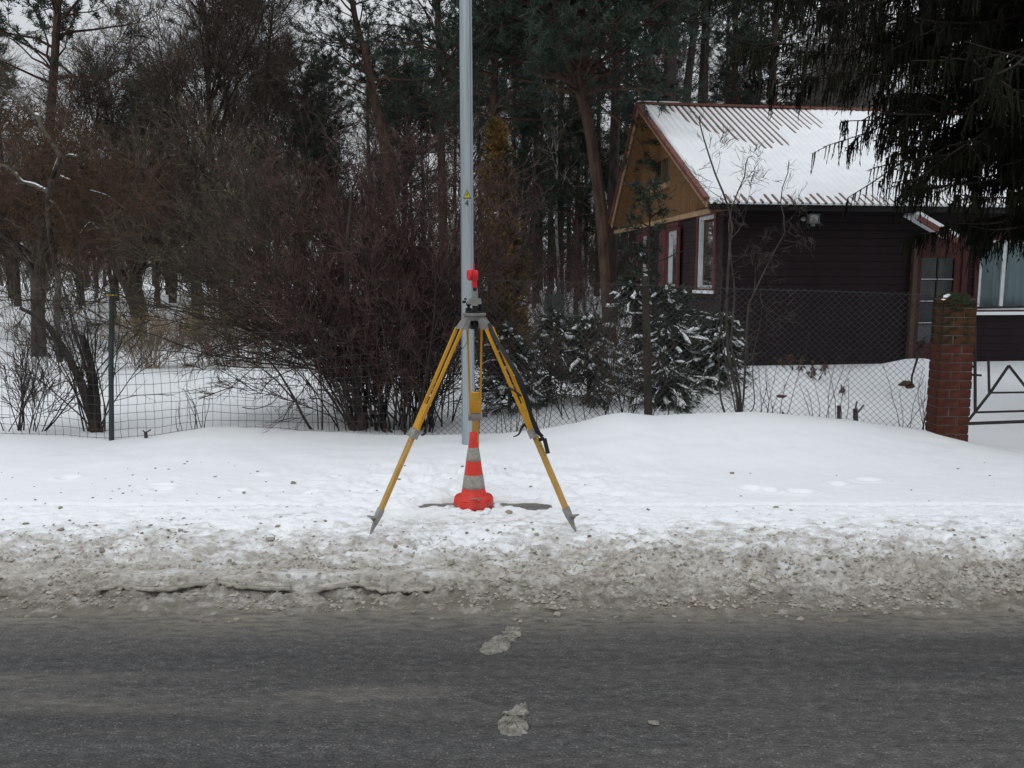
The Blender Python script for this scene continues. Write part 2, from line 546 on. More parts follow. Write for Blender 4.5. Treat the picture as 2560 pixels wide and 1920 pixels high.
    def leaves(self, p, d, ln, w, rng):
        """N narrow triangular needle sprays"""
        N = len(p)
        if N == 0:
            return
        d = d / (np.linalg.norm(d, axis=1, keepdims=True) + 1e-9)
        s = np.cross(d, rng.normal(size=(N, 3)))
        s /= np.linalg.norm(s, axis=1, keepdims=True) + 1e-9
        ln = np.broadcast_to(ln, (N,))[:, None]
        w = np.broadcast_to(w, (N,))[:, None]
        V = np.stack([p - s * w * .5, p + s * w * .5, p + d * ln], 1)
        self.add(V.reshape(-1, 3), np.arange(N * 3).reshape(N, 3))

    def lathe(self, prof, c=(0, 0, 0), S=28):
        prof = np.asarray(prof, float)
        a = np.arange(S) * 2 * np.pi / S
        K = len(prof)
        V = np.stack([prof[:, 0, None] * np.cos(a), prof[:, 0, None] * np.sin(a), np.repeat(prof[:, 1, None], S, 1)], -1) + np.asarray(c)
        k = np.arange(K - 1)[:, None] * S
        s = np.arange(S)[None]
        s2 = (s + 1) % S
        self.add(V.reshape(-1, 3), np.stack([k + s, k + s2, k + S + s2, k + S + s], -1).reshape(-1, 4))

    def blobs(self, c, rad, rng, flat=.6):
        """N little lumps, 20 triangles each"""
        c = np.asarray(c, float)
        N = len(c)
        if N == 0:
            return
        g = (1 + 5 ** .5) / 2
        ico = np.array([(-1, g, 0), (1, g, 0), (-1, -g, 0), (1, -g, 0), (0, -1, g), (0, 1, g), (0, -1, -g), (0, 1, -g), (g, 0, -1), (g, 0, 1), (-g, 0, -1), (-g, 0, 1)], float)
        ico /= np.linalg.norm(ico[0])
        fc = np.array([(0, 11, 5), (0, 5, 1), (0, 1, 7), (0, 7, 10), (0, 10, 11), (1, 5, 9), (5, 11, 4), (11, 10, 2), (10, 7, 6), (7, 1, 8), (3, 9, 4), (3, 4, 2), (3, 2, 6), (3, 6, 8), (3, 8, 9), (4, 9, 5), (2, 4, 11), (6, 2, 10), (8, 6, 7), (9, 8, 1)])
        rad = np.broadcast_to(rad, (N,))
        V = ico[None] * (rad[:, None, None] * rng.uniform(.65, 1.3, (N, 12, 1)))
        V[:, :, 2] *= np.broadcast_to(flat, (N,))[:, None]
        th = rng.uniform(0, 6.28, N)
        st = rng.uniform(.8, 1.5, N)
        x, y = V[:, :, 0] * st[:, None], V[:, :, 1].copy()
        V[:, :, 0] = x * np.cos(th)[:, None] - y * np.sin(th)[:, None]
        V[:, :, 1] = x * np.sin(th)[:, None] + y * np.cos(th)[:, None]
        V += c[:, None]
        f = (np.arange(N)[:, None, None] * 12 + fc[None]).reshape(-1, 3)
        self.add(V.reshape(-1, 3), f)

    def mesh(self, name, mtl, sm=False):
        V = np.concatenate(self.v) if self.v else np.zeros((0, 3))
        t = np.concatenate(self.t) if self.t else np.zeros((0, 3), np.int64)
        q = np.concatenate(self.q) if self.q else np.zeros((0, 4), np.int64)
        me = bpy.data.meshes.new(name)
        me.vertices.add(len(V))
        me.vertices.foreach_set('co', V.astype(np.float32).ravel())
        nl = len(t) * 3 + len(q) * 4
        me.loops.add(nl)
        me.loops.foreach_set('vertex_index', np.concatenate([t.ravel(), q.ravel()]).astype(np.int32))
        tot = np.concatenate([np.full(len(t), 3), np.full(len(q), 4)]).astype(np.int32)
        st = np.concatenate([[0], np.cumsum(tot)[:-1]]).astype(np.int32) if len(tot) else tot
        me.polygons.add(len(tot))
        me.polygons.foreach_set('loop_start', st)
        me.polygons.foreach_set('loop_total', tot)
        me.polygons.foreach_set('use_smooth', np.full(len(tot), sm))
        me.materials.append(mtl if not isinstance(mtl, str) else M[mtl])
        me.update(calc_edges=True)
        me.validate()
        return me

    def build(self, name, mtl, parent=None, sm=False, kind=None, label=None):
        return link(name, self.mesh(name, mtl, sm), parent, kind, label)


def link(name, me, parent=None, kind=None, label=None):
    o = bpy.data.objects.new(name, me)
    COL.objects.link(o)
    if parent is not None:
        o.parent = parent
    if kind:
        o['kind'] = kind
    if label:
        o['label'] = label
    return o


def tag(o, label, cat, group=None):
    o['label'] = label
    o['category'] = cat
    if group:
        o['group'] = group
    return o


def thing(name, label, cat, loc=(0, 0, 0), rz=0.0, group=None):
    o = bpy.data.objects.new(name, None)
    COL.objects.link(o)
    o.location = tuple(float(v) for v in loc)
    o.rotation_euler = (0, 0, rz)
    o.empty_display_size = .2
    return tag(o, label, cat, group)


def copy_thing(src, loc, rz, label, scale=1.0, group=None):
    c = src.copy()
    COL.objects.link(c)
    c.location = tuple(float(v) for v in loc)
    c.rotation_euler = (0, 0, rz)
    c.scale = (scale,) * 3
    c['label'] = label
    if group:
        c['group'] = group
    for ch in src.children:
        d = ch.copy()
        COL.objects.link(d)
        d.parent = c
        for g in ch.children:
            e = g.copy()
            COL.objects.link(e)
            e.parent = d
    return c


def nrm(v):
    return v / (np.linalg.norm(v, axis=-1, keepdims=True) + 1e-9)


def grow(p, d, L, K, jit, rng, bend=(0, 0, 0)):
    """polylines that wander from p along d; bend is added to the heading at every step"""
    N = len(p)
    L = np.broadcast_to(L, (N,))
    d = nrm(np.asarray(d, float))
    bend = np.asarray(bend, float)
    P = [np.asarray(p, float)]
    st = (L / (K - 1))[:, None]
    for k in range(K - 1):
        d = nrm(d + rng.normal(size=(N, 3)) * jit + bend)
        P.append(P[-1] + d * st)
    return np.stack(P, 1)


def spawn(P, n, t0, t1, a0, a1, rng):
    """n side shoots on each polyline: start, heading, parameter, parent"""
    N, K, _ = P.shape
    t = rng.uniform(t0, t1, (N, n)) * (K - 1)
    i = np.minimum(t.astype(int), K - 2)
    f = (t - i)[..., None]
    r = np.arange(N)[:, None]
    a, b = P[r, i], P[r, i + 1]
    pos = a + (b - a) * f
    tan = nrm(b - a)
    s = np.cross(tan, rng.normal(size=tan.shape))
    s = nrm(s)
    an = rng.uniform(a0, a1, (N, n))[..., None]
    d = tan * np.cos(an) + s * np.sin(an)
    return pos.reshape(-1, 3), d.reshape(-1, 3), (t / (K - 1)).ravel(), np.repeat(np.arange(N), n)


def taper(N, K, r0, r1):
    r0 = np.broadcast_to(r0, (N,))[:, None]
    r1 = np.broadcast_to(r1, (N,))[:, None]
    return r0 + (r1 - r0) * np.linspace(0, 1, K)[None] ** .8


def spline(pts, n):
    """Catmull-Rom through 3-D points"""
    p = np.asarray(pts, float)
    p = np.vstack([2 * p[0] - p[1], p, 2 * p[-1] - p[-2]])
    out = []
    segs = len(p) - 3
    for u in np.linspace(0, segs - 1e-6, n):
        i = int(u)
        t = u - i
        a, b, c, d = p[i:i + 4]
        out.append(.5 * ((2 * b) + (-a + c) * t + (2 * a - 5 * b + 4 * c - d) * t * t + (-a + 3 * b - 3 * c + d) * t ** 3))
    return np.array(out)


# ------------------------------------------------------------------ the ground
_crest = [(-1500, 1075), (-600, 1085), (0, 1085), (150, 1094), (270, 1101), (380, 1092), (520, 1072), (640, 1076), (800, 1086), (930, 1092), (1080, 1092),
          (1250, 1086), (1350, 1076), (1440, 1062), (1510, 1042), (1560, 1034), (1640, 1041), (1730, 1036), (1880, 1033), (2010, 1040),
          (2130, 1052), (2230, 1066), (2310, 1076), (2420, 1103), (2520, 1122), (2640, 1128), (3200, 1125), (4200, 1118)]
_cw = np.array([at(a, b, 8.2) for a, b in _crest])
CREST_X, CREST_Z = _cw[:, 0], _cw[:, 2]


def crest(x):
    return np.interp(x, CREST_X, CREST_Z)


_mounds = [(at(1975, 960, 10.8), .42, .95, .8), (at(2300, 900, 13.6), .30, .9, .7), (at(1470, 1010, 10.2), .10, .8, .6),
           (at(1650, 960, 11.6), .12, 1.1, .8)]


def base_h(x, y):
    """smooth lie of the land"""
    x, y = np.asarray(x, float), np.asarray(y, float)
    c = crest(x) + .012 * fbm(x * 1.3, y * 1.3, 5, 3)
    z = np.where(y < 4.0, -.02, 0.0)
    e0 = 3.95 + .07 * fbm(x * 1.1, x * 0, 6, 3) + .13 * fbm(x * 4.5, y * 6, 7, 4, .6)
    z = -.03 + .036 * smooth(e0 - .03, e0 + .02, y) + .039 * smooth(e0, e0 + .28, y) + .03 * smooth(4.4, 5.2, y) + .02 * smooth(5.2, 6.0, y)
    verge = .095 + .02 * smooth(6.0, 7.0, y)
    z = np.where(y > 6.0, verge, z)
    up = smooth(6.5, 8.15, y)
    z = z * (1 - up) + c * up
    garden = .075 + .030 * fbm(x * .35, y * .35, 9, 3) + .043 * np.maximum(y - 17, 0) * smooth(15, 22, y) * np.where(y > 40, 0, 1) + .043 * 23 * np.where(y > 40, 1, 0)
    left = smooth(-0.6, -2.0, x)
    near_g = np.where(left > 0, (c - .04) * left + (np.minimum(c - .10, .10)) * (1 - left), np.minimum(c - .10, .10))
    dn = smooth(8.25, 8.75, y)
    z = z * (1 - dn) + near_g * dn
    far = smooth(8.8, 11.5, y)
    z = z * (1 - far) + garden * far
    for m, h, a, b in _mounds:
        z = z + h * np.exp(-(((x - m[0]) / a) ** 2 + ((y - m[1]) / b) ** 2))
    z = z + .10 * np.exp(-(((x - 3.9) / .5) ** 2 + ((y - 7.9) / .3) ** 2)) * 0
    return z


_foot = [(at(595, 1230, 0)[:2] * 0 + atz(a, b, .1)[:2]) for a, b in
         [(595, 1225), (600, 1258), (820, 1255), (875, 1245), (400, 1212), (405, 1222), (170, 1195), (690, 1310), (815, 1308), (1005, 1240), (1110, 1257),
          (1290, 1190), (1320, 1192), (1460, 1225), (1500, 1215), (1540, 1230), (1880, 1220), (1925, 1225), (2095, 1210), (2170, 1200), (2000, 1228),
          (1240, 1215), (1050, 1200), (960, 1190), (1390, 1240), (1240, 1320), (1170, 1345), (1260, 1355), (950, 1215), (1420, 1195), (770, 1230), (1090, 1170)]]


def detail_h(x, y):
    rng = np.random.default_rng(3)
    z = np.zeros_like(x)
    m = smooth(3.90, 4.15, y) * (1 - .80 * smooth(4.75, 5.35, y)) * (1 - smooth(5.3, 6.2, y) * .8) * (1 - smooth(6.4, 7.2, y))
    w = worley(x * 10, y * 13, 11)
    w2 = worley(x * 23, y * 30, 12)
    big = fbm(x * 2.2, y * 3.5, 21, 4)
    f1 = fbm(x * 14, y * 22, 22, 4, .6)
    lumpy = smooth(-.12, .22, fbm(x * 1.7, y * 4.5, 23, 3))
    c1 = smooth(-.05, .06, fbm(x * 7, y * 11, 24, 4, .55))
    c2 = smooth(-.05, .06, fbm(x * 17, y * 26, 25, 3, .55))
    w3 = worley(x * 42, y * 56, 13)
    c3 = smooth(-.06, .05, fbm(x * 38, y * 52, 27, 2, .55))
    z += m * (.030 * big + .018 * f1 + .012 * c1 + .011 * c2 + .008 * c3 + lumpy * (.024 * (.55 - w) + .016 * (.55 - w2)) + .008 * (.5 - w3) - .014)
    calm = smooth(4.7, 5.1, y) * (1 - smooth(5.5, 5.9, y))
    z += calm * (.006 * c2 + .010 * fbm(x * 9, y * 12, 26, 4, .6))
    # windrow thrown up by the plough, right of centre; flat plates with a crack on the left
    rid = np.exp(-((y - 4.42 - .05 * np.sin(x * 1.7)) / .11) ** 2)
    z += rid * smooth(.1, .8, x) * (.060 + .085 * fbm(x * 8, y * 11, 31, 4, .6))
    cutr = np.exp(-((y - 4.27 - .05 * np.sin(x * 1.7)) / .030) ** 2) * smooth(.3, .7, x) * smooth(-.15, .1, fbm(x * 1.4, x * 0, 36, 3))
    z -= .030 * cutr
    line = 4.33 + .035 * np.sin(x * 1.3 + .6) + .05 * fbm(x * 2.5, x * 0, 33, 4)
    pl = smooth(-.10, -.45, x) * smooth(-3.0, -2.3, x)
    plate = smooth(line - .004, line + .012, y) * (1 - smooth(line + .11, line + .17, y)) * pl
    flat_h = .058 + .004 * fbm(x * 5, y * 5, 34, 2)
    z = z * (1 - plate * .85) + plate * .022
    z -= .055 * np.exp(-((y - line + .018) / .016) ** 2) * pl * smooth(-.12, .05, fbm(x * 1.6, x * 0, 35, 3))
    # tracks and prints in the trampled part
    tr = smooth(5.45, 5.7, y) * (1 - smooth(6.6, 7.3, y)) * np.exp(-((x + .35) / 1.35) ** 2)
    z += tr * (.044 * fbm(x * 7, y * 9, 41, 5, .62) + .010 * smooth(-.05, .05, fbm(x * 10, y * 14, 42, 3)) - .016)
    z += .004 * fbm(x * 5, y * 7, 44, 4) * smooth(5.2, 5.6, y) * (1 - smooth(7, 8, y))
    z += (.014 * fbm(x * 2.1, y * 3.3, 46, 4) + .006 * fbm(x * 7, y * 10, 47, 3)) * smooth(6.2, 6.8, y) * (1 - smooth(7.6, 8.0, y))
    for (fx, fy) in _foot:
        a = rng.uniform(.05, .10)
        b = rng.uniform(.035, .06)
        q = ((x - fx) / a) ** 2 + ((y - fy) / b) ** 2
        near = q < 9
        if near.any():
            z[near] -= .026 * np.exp(-q[near] ** 2) - .008 * np.exp(-(np.sqrt(q[near]) - 1.5) ** 2 * 5)
    # snow sags over the kerb edge; bare strip beside the cone
    z -= (.024 + .022 * vnoise(x * 2.5, y * 0, 51) + .012 * smooth(-1, 3, x)) * np.exp(-((y - 5.66) / .017) ** 2) * (1 - smooth(2.9, 3.3, np.abs(x)) * 0)
    bare = smooth(-.72, -.50, x) * (1 - smooth(.12, .36, x))
    hw = (.105 + .035 * fbm(x * 6, y * 0, 52, 3)) * (1 - .45 * smooth(.25, .55, np.abs(x + .2)))
    z -= .095 * bare * smooth(hw + .015, hw - .01, np.abs(y - 5.70))
    bare2 = np.exp(-((x - atz(2400, 1261, .1)[0]) / .16) ** 2)
    z -= .03 * bare2 * np.exp(-((y - 5.655) / .014) ** 2)
    return z


def build_ground():
    xd = np.arange(-4.0, 4.0001, .0164)
    grow_ = [4.0164]
    while grow_[-1] < 130:
        grow_.append(grow_[-1] + max(.03, (grow_[-1] - 3.7) * .10))
    g = np.array(grow_)
    xs = np.concatenate([-g[::-1], xd, g])
    ys = np.concatenate([np.arange(3.76, 5.25, .0090), np.arange(5.25, 6.5, .016), np.arange(6.5, 9.0, .055)])
    yy = [9.0]
    while yy[-1] < 220:
        yy.append(yy[-1] + max(.06, (yy[-1] - 7.5) * .05))
    ys = np.concatenate([ys, np.array(yy)])
    X, Y = np.meshgrid(xs, ys)
    Z = base_h(X, Y)
    near = ys < 8.0
    Z[near] += detail_h(X[near], Y[near])
    nx, ny = len(xs), len(ys)
    V = np.stack([X, Y, Z], -1).reshape(-1, 3)
    i = np.arange(ny - 1)[:, None] * nx
    j = np.arange(nx - 1)[None]
    f = np.stack([i + j, i + j + 1, i + nx + j + 1, i + nx + j], -1).reshape(-1, 4)
    G = Geo()
    G.add(V, f)
    G.build('snow_ground', 'ground', None, True, 'structure')


build_ground()
G = Geo()
xs = np.array([-130, -30, -8, 0, 8, 30, 130.])
ys = np.array([-40, -8, 0, 2, 3, 4, 5.2])
X, Y = np.meshgrid(xs, ys)
Z = np.full_like(X, 0.0)
i = np.arange(len(ys) - 1)[:, None] * len(xs)
j = np.arange(len(xs) - 1)[None]
G.add(np.stack([X, Y, Z], -1).reshape(-1, 3), np.stack([i + j, i + j + 1, i + len(xs) + j + 1, i + len(xs) + j], -1).reshape(-1, 4))
G.build('road', 'road', None, False, 'structure')
G = Geo()
G.box((-60, 5.60, -.05), (60, 5.80, .058))
G.build('kerb', 'kerb', None, False, 'structure')


def ghit(px, py):
    """where the sight line through a pixel meets the snow"""
    Y = np.concatenate([np.linspace(8.8, 40, 1600), np.linspace(40, 90, 400)])
    d = ray(px, py)
    P = CAM[None] + d[None] * (Y / d[1])[:, None]
    under = P[:, 2] <= base_h(P[:, 0], P[:, 1])
    i = int(np.argmax(under)) if under.any() else len(Y) - 1
    return np.array([P[i, 0], P[i, 1], gz(P[i, 0], P[i, 1])])


def gz(x, y):
    return float(base_h(np.array([x]), np.array([y]))[0])


def gzd(x, y):
    a, b = np.array([x], float), np.array([y], float)
    return float(base_h(a, b)[0] + (detail_h(a, b)[0] if y < 8 else 0))


# clods of dirty slush thrown up over the snow (nobody could count them)
rng = np.random.default_rng(5)
n = 1000
cx = rng.uniform(-4.6, 4.6, n)
cy = 3.84 + np.abs(rng.normal(0, .70, n))
cy = np.where(rng.random(n) < .26, 4.9 + 2.0 * rng.random(n) ** 1.6, cy)
cx = np.where((cy > 5.0) & (rng.random(n) < .45), -np.abs(cx), cx)
keep = (cy < 7.0)
cx, cy = cx[keep], cy[keep]
cr = np.clip(rng.lognormal(-4.95, .5, len(cx)), .003, .026)
cz = np.maximum(base_h(cx, cy) + detail_h(cx, cy), 0) + cr * .12
G = Geo()
G.blobs(np.stack([cx, cy, cz], 1), cr, rng, .6)
M['clod'] = mat('clod', (0.16, 0.14, 0.115), .9, col2=(0.36, 0.33, 0.285), scale=6, bump=.5, bscale=90)
o = G.build('slush_clods', 'clod', None, False, 'stuff')
o['label'] = 'grey brown slush clods scattered over the snow along the road edge'


rng = np.random.default_rng(6)
n = 8000
cx = rng.uniform(-4.2, 4.2, n)
cy = 3.98 + np.abs(rng.normal(0, .42, n))
pat = fbm(cx * 2.3, cy * 5, 91, 4) + .25 * np.exp(-((cy - 4.35) / .18) ** 2) * (cx > .1)
plate_ = (cx < -.33) & (cx > -2.2) & (np.abs(cy - 4.30) < .10)
keep = (pat > -.10) & (cy < 5.15 + .3 * pat) & ~plate_
cx, cy, pat = cx[keep], cy[keep], pat[keep]
cr = np.clip(rng.lognormal(-5.2, .45, len(cx)) * (1 + np.clip(pat, 0, .5)), .0025, .016)
cz = np.maximum(base_h(cx, cy) + detail_h(cx, cy), 0) + cr * .25
M['crumb'] = mat('crumb', (0.26, 0.234, 0.197), .9, col2=(0.48, 0.445, 0.39), scale=34, bump=.6, bscale=120, lo=.40, hi=.62)
G = Geo()
G.blobs(np.stack([cx, cy, cz], 1), cr, rng, .6)
o = G.build('slush_crumbs', 'crumb', None, False, 'stuff')
o['label'] = 'small crumbs of frozen slush heaped along the road edge'


def slush_print(name, outline, label):
    """boot sole sized slab of slush lying on the asphalt"""
    pts = np.array([atz(a, b, .004) for a, b in outline])
    rng = np.random.default_rng(len(outline))
    fine = []
    for k in range(len(pts)):
        p, q = pts[k], pts[(k + 1) % len(pts)]
        for f in (0, .25, .5, .75):
            fine.append(p + (q - p) * f + rng.normal(0, .0042 if f else .001, 3) * [1, 1, 0])
    pts = np.array(fine)
    c = pts.mean(0)
    G = Geo()
    n = len(pts)
    rng = np.random.default_rng(len(outline))
    rings = []
    for s, z in ((1.0, .0), (.965, .006), (.80, .010), (.60, .012), (.38, .011)):
        p = c + (pts - c) * s
        p[:, 2] = z + rng.normal(0, .0028, n) * (z > 0)
        p[:, :2] += rng.normal(0, .003, (n, 2)) * (z > 0)
        rings.append(p)
    V = np.vstack(rings + [c[None] + [0, 0, .011]])
    f = []
    for k in range(4):
        f += [(k * n + i, k * n + (i + 1) % n, (k + 1) * n + (i + 1) % n, (k + 1) * n + i) for i in range(n)]
    G.add(V, f)
    G.add(V, [(4 * n + i, 4 * n + (i + 1) % n, 5 * n) for i in range(n)])
    o = G.build(name, 'slush_print')
    tag(o, label, 'slush')
    return o


M['slush_print'] = mat('slush_print', (0.19, 0.178, 0.15), .7, col2=(0.36, 0.345, 0.31), scale=16, bump=.9, bscale=70, stretch=(1, 2.2, 1))
slush_print('slush_print', [(1201, 1626), (1208, 1612), (1222, 1606), (1232, 1599), (1228, 1592), (1246, 1592), (1258, 1584), (1252, 1578), (1275, 1577),
                            (1268, 1565), (1282, 1564), (1292, 1571), (1306, 1572), (1303, 1581), (1304, 1590), (1290, 1596), (1268, 1602), (1276, 1612),
                            (1268, 1622), (1246, 1629), (1226, 1635), (1212, 1633)],
            'boot print of pale slush on the asphalt nearest the snow')
slush_print('slush_print', [(1245, 1812), (1247, 1800), (1262, 1795), (1276, 1793), (1270, 1786), (1256, 1783), (1258, 1778), (1280, 1780), (1284, 1772), (1296, 1762), (1312, 1757),
                            (1320, 1768), (1318, 1784), (1308, 1795), (1292, 1802), (1312, 1808), (1322, 1816), (1320, 1830), (1300, 1837), (1272, 1838),
                            (1252, 1830)],
            'boot print of pale slush on the asphalt at the bottom of the photo')
M['slush_crust'] = mat('slush_crust', (0.25, 0.228, 0.195), .9, col2=(0.41, 0.382, 0.335), scale=14, bump=.8, bscale=60, lo=.4, hi=.6)


def crust(fr, bk, label, lift=.026):
    """thin broken plate of frozen slush whose front edge stands clear of what lies below"""
    rng = np.random.default_rng(len(label))

    def dense(pts, n):
        pts = np.asarray(pts, float)
        u = np.linspace(0, len(pts) - 1, n)
        q = np.stack([np.interp(u, np.arange(len(pts)), pts[:, k]) for k in (0, 1)], 1)
        return q + rng.normal(0, [.0, 1.0], (n, 2))
    n = 22
    A = np.array([atz(a, b, .07)[:2] for a, b in dense(fr, n)])
    B = np.array([atz(a, b, .07)[:2] for a, b in dense(bk, n)])
    rows = []
    for f in np.linspace(0, 1, 6):
        q = A + (B - A) * f
        g = np.array([gzd(x, y) for x, y in q])
        rows.append(np.column_stack([q, g]))
    rows = np.array(rows)
    base = np.convolve(np.pad(rows[..., 2].mean(0), 4, mode='edge'), np.ones(9) / 9, 'valid')
    V = []
    for f, r_ in zip(np.linspace(0, 1, 6), rows):
        z = base + lift * (1 - f) + (-.012) * f ** 2 + rng.normal(0, .0015, n)
        V.append(np.column_stack([r_[:, :2], z]))
    V = np.array(V)
    T_ = V.reshape(-1, 3)
    D_ = T_ - np.array([0, 0, .013])
    i = np.arange(5)[:, None] * n
    j = np.arange(n - 1)[None]
    f = np.stack([i + j, i + j + 1, i + n + j + 1, i + n + j], -1).reshape(-1, 4)
    G = Geo()
    G.add(np.vstack([T_, D_]), np.vstack([f, f[:, ::-1] + 6 * n, np.stack([np.arange(n - 1), np.arange(n - 1) + 6 * n, np.arange(n - 1) + 1 + 6 * n, np.arange(n - 1) + 1], -1),
                                          np.array([[k * n, (k + 1) * n, (k + 1) * n + 6 * n, k * n + 6 * n] for k in range(5)]),
                                          np.array([[k * n + n - 1, k * n + n - 1 + 6 * n, (k + 1) * n + n - 1 + 6 * n, (k + 1) * n + n - 1] for k in range(5)])]))
    tag(G.build('slush_plate', 'slush_crust', None, True), label, 'slush plate', 'broken plates of frozen slush along the road edge')


crust([(238, 1476), (300, 1466), (340, 1471), (400, 1472), (455, 1462), (520, 1459), (538, 1457)], [(250, 1450), (320, 1444), (400, 1446), (470, 1438), (545, 1432)], 'long cracked plate of frozen slush at the left of the road edge')
crust([(545, 1458), (570, 1464), (600, 1467), (640, 1464), (690, 1470), (726, 1468)], [(552, 1436), (600, 1434), (660, 1438), (730, 1440)], 'middle plate of frozen slush, right beside the long cracked one')
crust([(790, 1478), (840, 1470), (890, 1466), (930, 1472), (968, 1477)], [(806, 1452), (860, 1442), (920, 1444), (966, 1440)], 'plate of frozen slush below the left tripod foot')
crust([(972, 1476), (1000, 1474), (1040, 1472), (1084, 1470)], [(974, 1444), (1010, 1438), (1050, 1440), (1090, 1442)], 'small plate of frozen slush right of the one below the tripod foot', .02)
p = atz(1634, 1807, .006)
G = Geo()
G.blobs([p], .02, np.random.default_rng(2), .3)
tag(G.build('slush_crumb', 'slush_print'), 'single pale crumb of slush lying alone on the dark asphalt', 'slush')


# ------------------------------------------------------------------ the house
TH = R(7.5)
HB = at(1800, 908, 15.3)                       # near corner of the walls, at the ground
HU = np.array([math.cos(TH), math.sin(TH), 0])   # along the front
HV = np.array([-math.sin(TH), math.cos(TH), 0])  # along the gable wall, away from the road
HOUSE = thing('wooden_house', 'dark brown boarded cottage with a snowy ribbed roof and a yellow board gable', 'house', HB, TH)


def pl_v(px, py, v):
    """pixel -> house coordinates (u, z) in the plane parallel to the front at v"""
    d = ray(px, py)
    n = HV
    p0 = HB + HV * v
    t = np.dot(p0 - CAM, n) / np.dot(d, n)
    p = CAM + d * t - HB
    return np.dot(p, HU), p[2]


def pl_u(px, py, u):
    d = ray(px, py)
    p0 = HB + HU * u
    t = np.dot(p0 - CAM, HU) / np.dot(d, HU)
    p = CAM + d * t - HB
    return np.dot(p, HV), p[2]


VE = -.38                                       # front eave line
U0, ZE = pl_v(1771, 508, VE)                    # roof corner nearest the road
VR, ZR = pl_u(1598, 268, U0)                    # ridge
VF, ZF = pl_u(1530, 565, U0)                    # far eave
U1 = U0 + 9.6
WV = VF - .45                                   # far end of the gable wall
print('house', U0, ZE, VR, ZR, VF, ZF)
UG = -.03                                   # plane of the boarded gable
SL = np.array([0, VE - VR, ZE - ZR])
SLEN = np.linalg.norm(SL)
SLN = SL / SLEN
SN = np.array([0, SLN[2], -SLN[1]])
SN = SN if SN[2] > 0 else -SN
SB = np.array([0, VF - VR, ZF - ZR])
SBN = SB / np.linalg.norm(SB)
SNB = np.cross(SBN, (1, 0, 0))
SNB = SNB if SNB[2] > 0 else -SNB


def slab_poly(G, pts, th, off):
    """a flat polygon given thickness along off"""
    pts = np.asarray(pts, float)
    n = len(pts)
    q = pts + np.asarray(off, float) * th
    G.poly(pts)
    G.poly(q[::-1])
    G.add(np.vstack([pts, q]), [(i, (i + 1) % n, n + (i + 1) % n, n + i) for i in range(n)])


def roof_z(v, inset=0.0):
    """underside height of the roof at house coordinate v"""
    if v < VR:
        return ZR + (ZE - ZR) * (v - VR) / (VE - VR) - inset
    return ZR + (ZF - ZR) * (v - VR) / (VF - VR) - inset


# walls: solid body behind the boards (with the openings left to the boards' own gaps)
def wall_boards():
    """horizontal boards, each a part; split where doors and windows stand"""
    bh = .142
    top = roof_z(0.0, .10)
    # front
    holes = DOORHOLES
    k, z = 0, -.25
    cache = {}
    rng = np.random.default_rng(8)
    while z < top:
        h = min(bh, top - z)
        spans = [(0.0, U1 - .3)]
        for (a, b, z0, z1) in holes:
            if z + h > z0 and z < z1:
                ns = []
                for (s, e) in spans:
                    if a > s and b < e:
                        ns += [(s, a), (b, e)]
                    else:
                        ns.append((s, e))
                spans = ns
        for (s, e) in spans:
            key = (round(s, 3), round(e, 3), round(h, 3))
            if key not in cache:
                G = Geo()
                c = .006
                prof = [(0, 0), (-.016, .002), (-.016, h - .008), (-.010, h - .002), (0, h - .002)]
                for i in range(len(prof) - 1):
                    (v0, z0), (v1, z1) = prof[i], prof[i + 1]
                    G.add([(s, v0, z0), (e, v0, z0), (e, v1, z1), (s, v1, z1)], [(0, 1, 2, 3)])
                G.add([(s, p, q) for p, q in prof], [(0, 1, 2), (0, 2, 3), (0, 3, 4)])
                G.add([(e, p, q) for p, q in prof], [(0, 2, 1), (0, 3, 2), (0, 4, 3)])
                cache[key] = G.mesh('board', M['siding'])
            o = link('board', cache[key], HOUSE)
            o.location = (0, rng.normal(0, .0015), z)
        z += bh
    # gable side
    z, cache = -.25, {}
    while z < ZE - .12:
        h = min(bh, ZE - .12 - z)
        spans = [(0.0, WV)]
        for (a, b, z0, z1) in SIDEHOLES:
            if z + h > z0 and z < z1:
                ns = []
                for (s, e) in spans:
                    if a > s and b < e:
                        ns += [(s, a), (b, e)]
                    else:
                        ns.append((s, e))
                spans = ns
        for (s, e) in spans:
            key = (round(s, 3), round(e, 3), round(h, 3))
            if key not in cache:
                G = Geo()
                prof = [(0, 0), (-.016, .002), (-.016, h - .008), (-.010, h - .002), (0, h - .002)]
                for i in range(len(prof) - 1):
                    (v0, z0), (v1, z1) = prof[i], prof[i + 1]
                    G.add([(v0, s, z0), (v0, e, z0), (v1, e, z1), (v1, s, z1)], [(0, 1, 2, 3)])
                G.add([(p, s, q) for p, q in prof], [(0, 1, 2), (0, 2, 3), (0, 3, 4)])
                G.add([(p, e, q) for p, q in prof], [(0, 2, 1), (0, 3, 2), (0, 4, 3)])
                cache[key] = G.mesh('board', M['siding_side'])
            o = link('board', cache[key], HOUSE)
            o.location = (rng.normal(0, .0015), 0, z)
        z += bh


def side_win(px0, px1, pyt, pyb, u=0.0):
    v0, zt = pl_u(px0, pyt, u)
    v1, _ = pl_u(px1, pyt, u)
    _, zb = pl_u((px0 + px1) / 2, pyb, u)
    return min(v0, v1), max(v0, v1), zb, zt


W1 = side_win(1752, 1792, 543, 722)
W2 = side_win(1676, 1698, 579, 752)
W3 = side_win(1612, 1623, 586, 750)
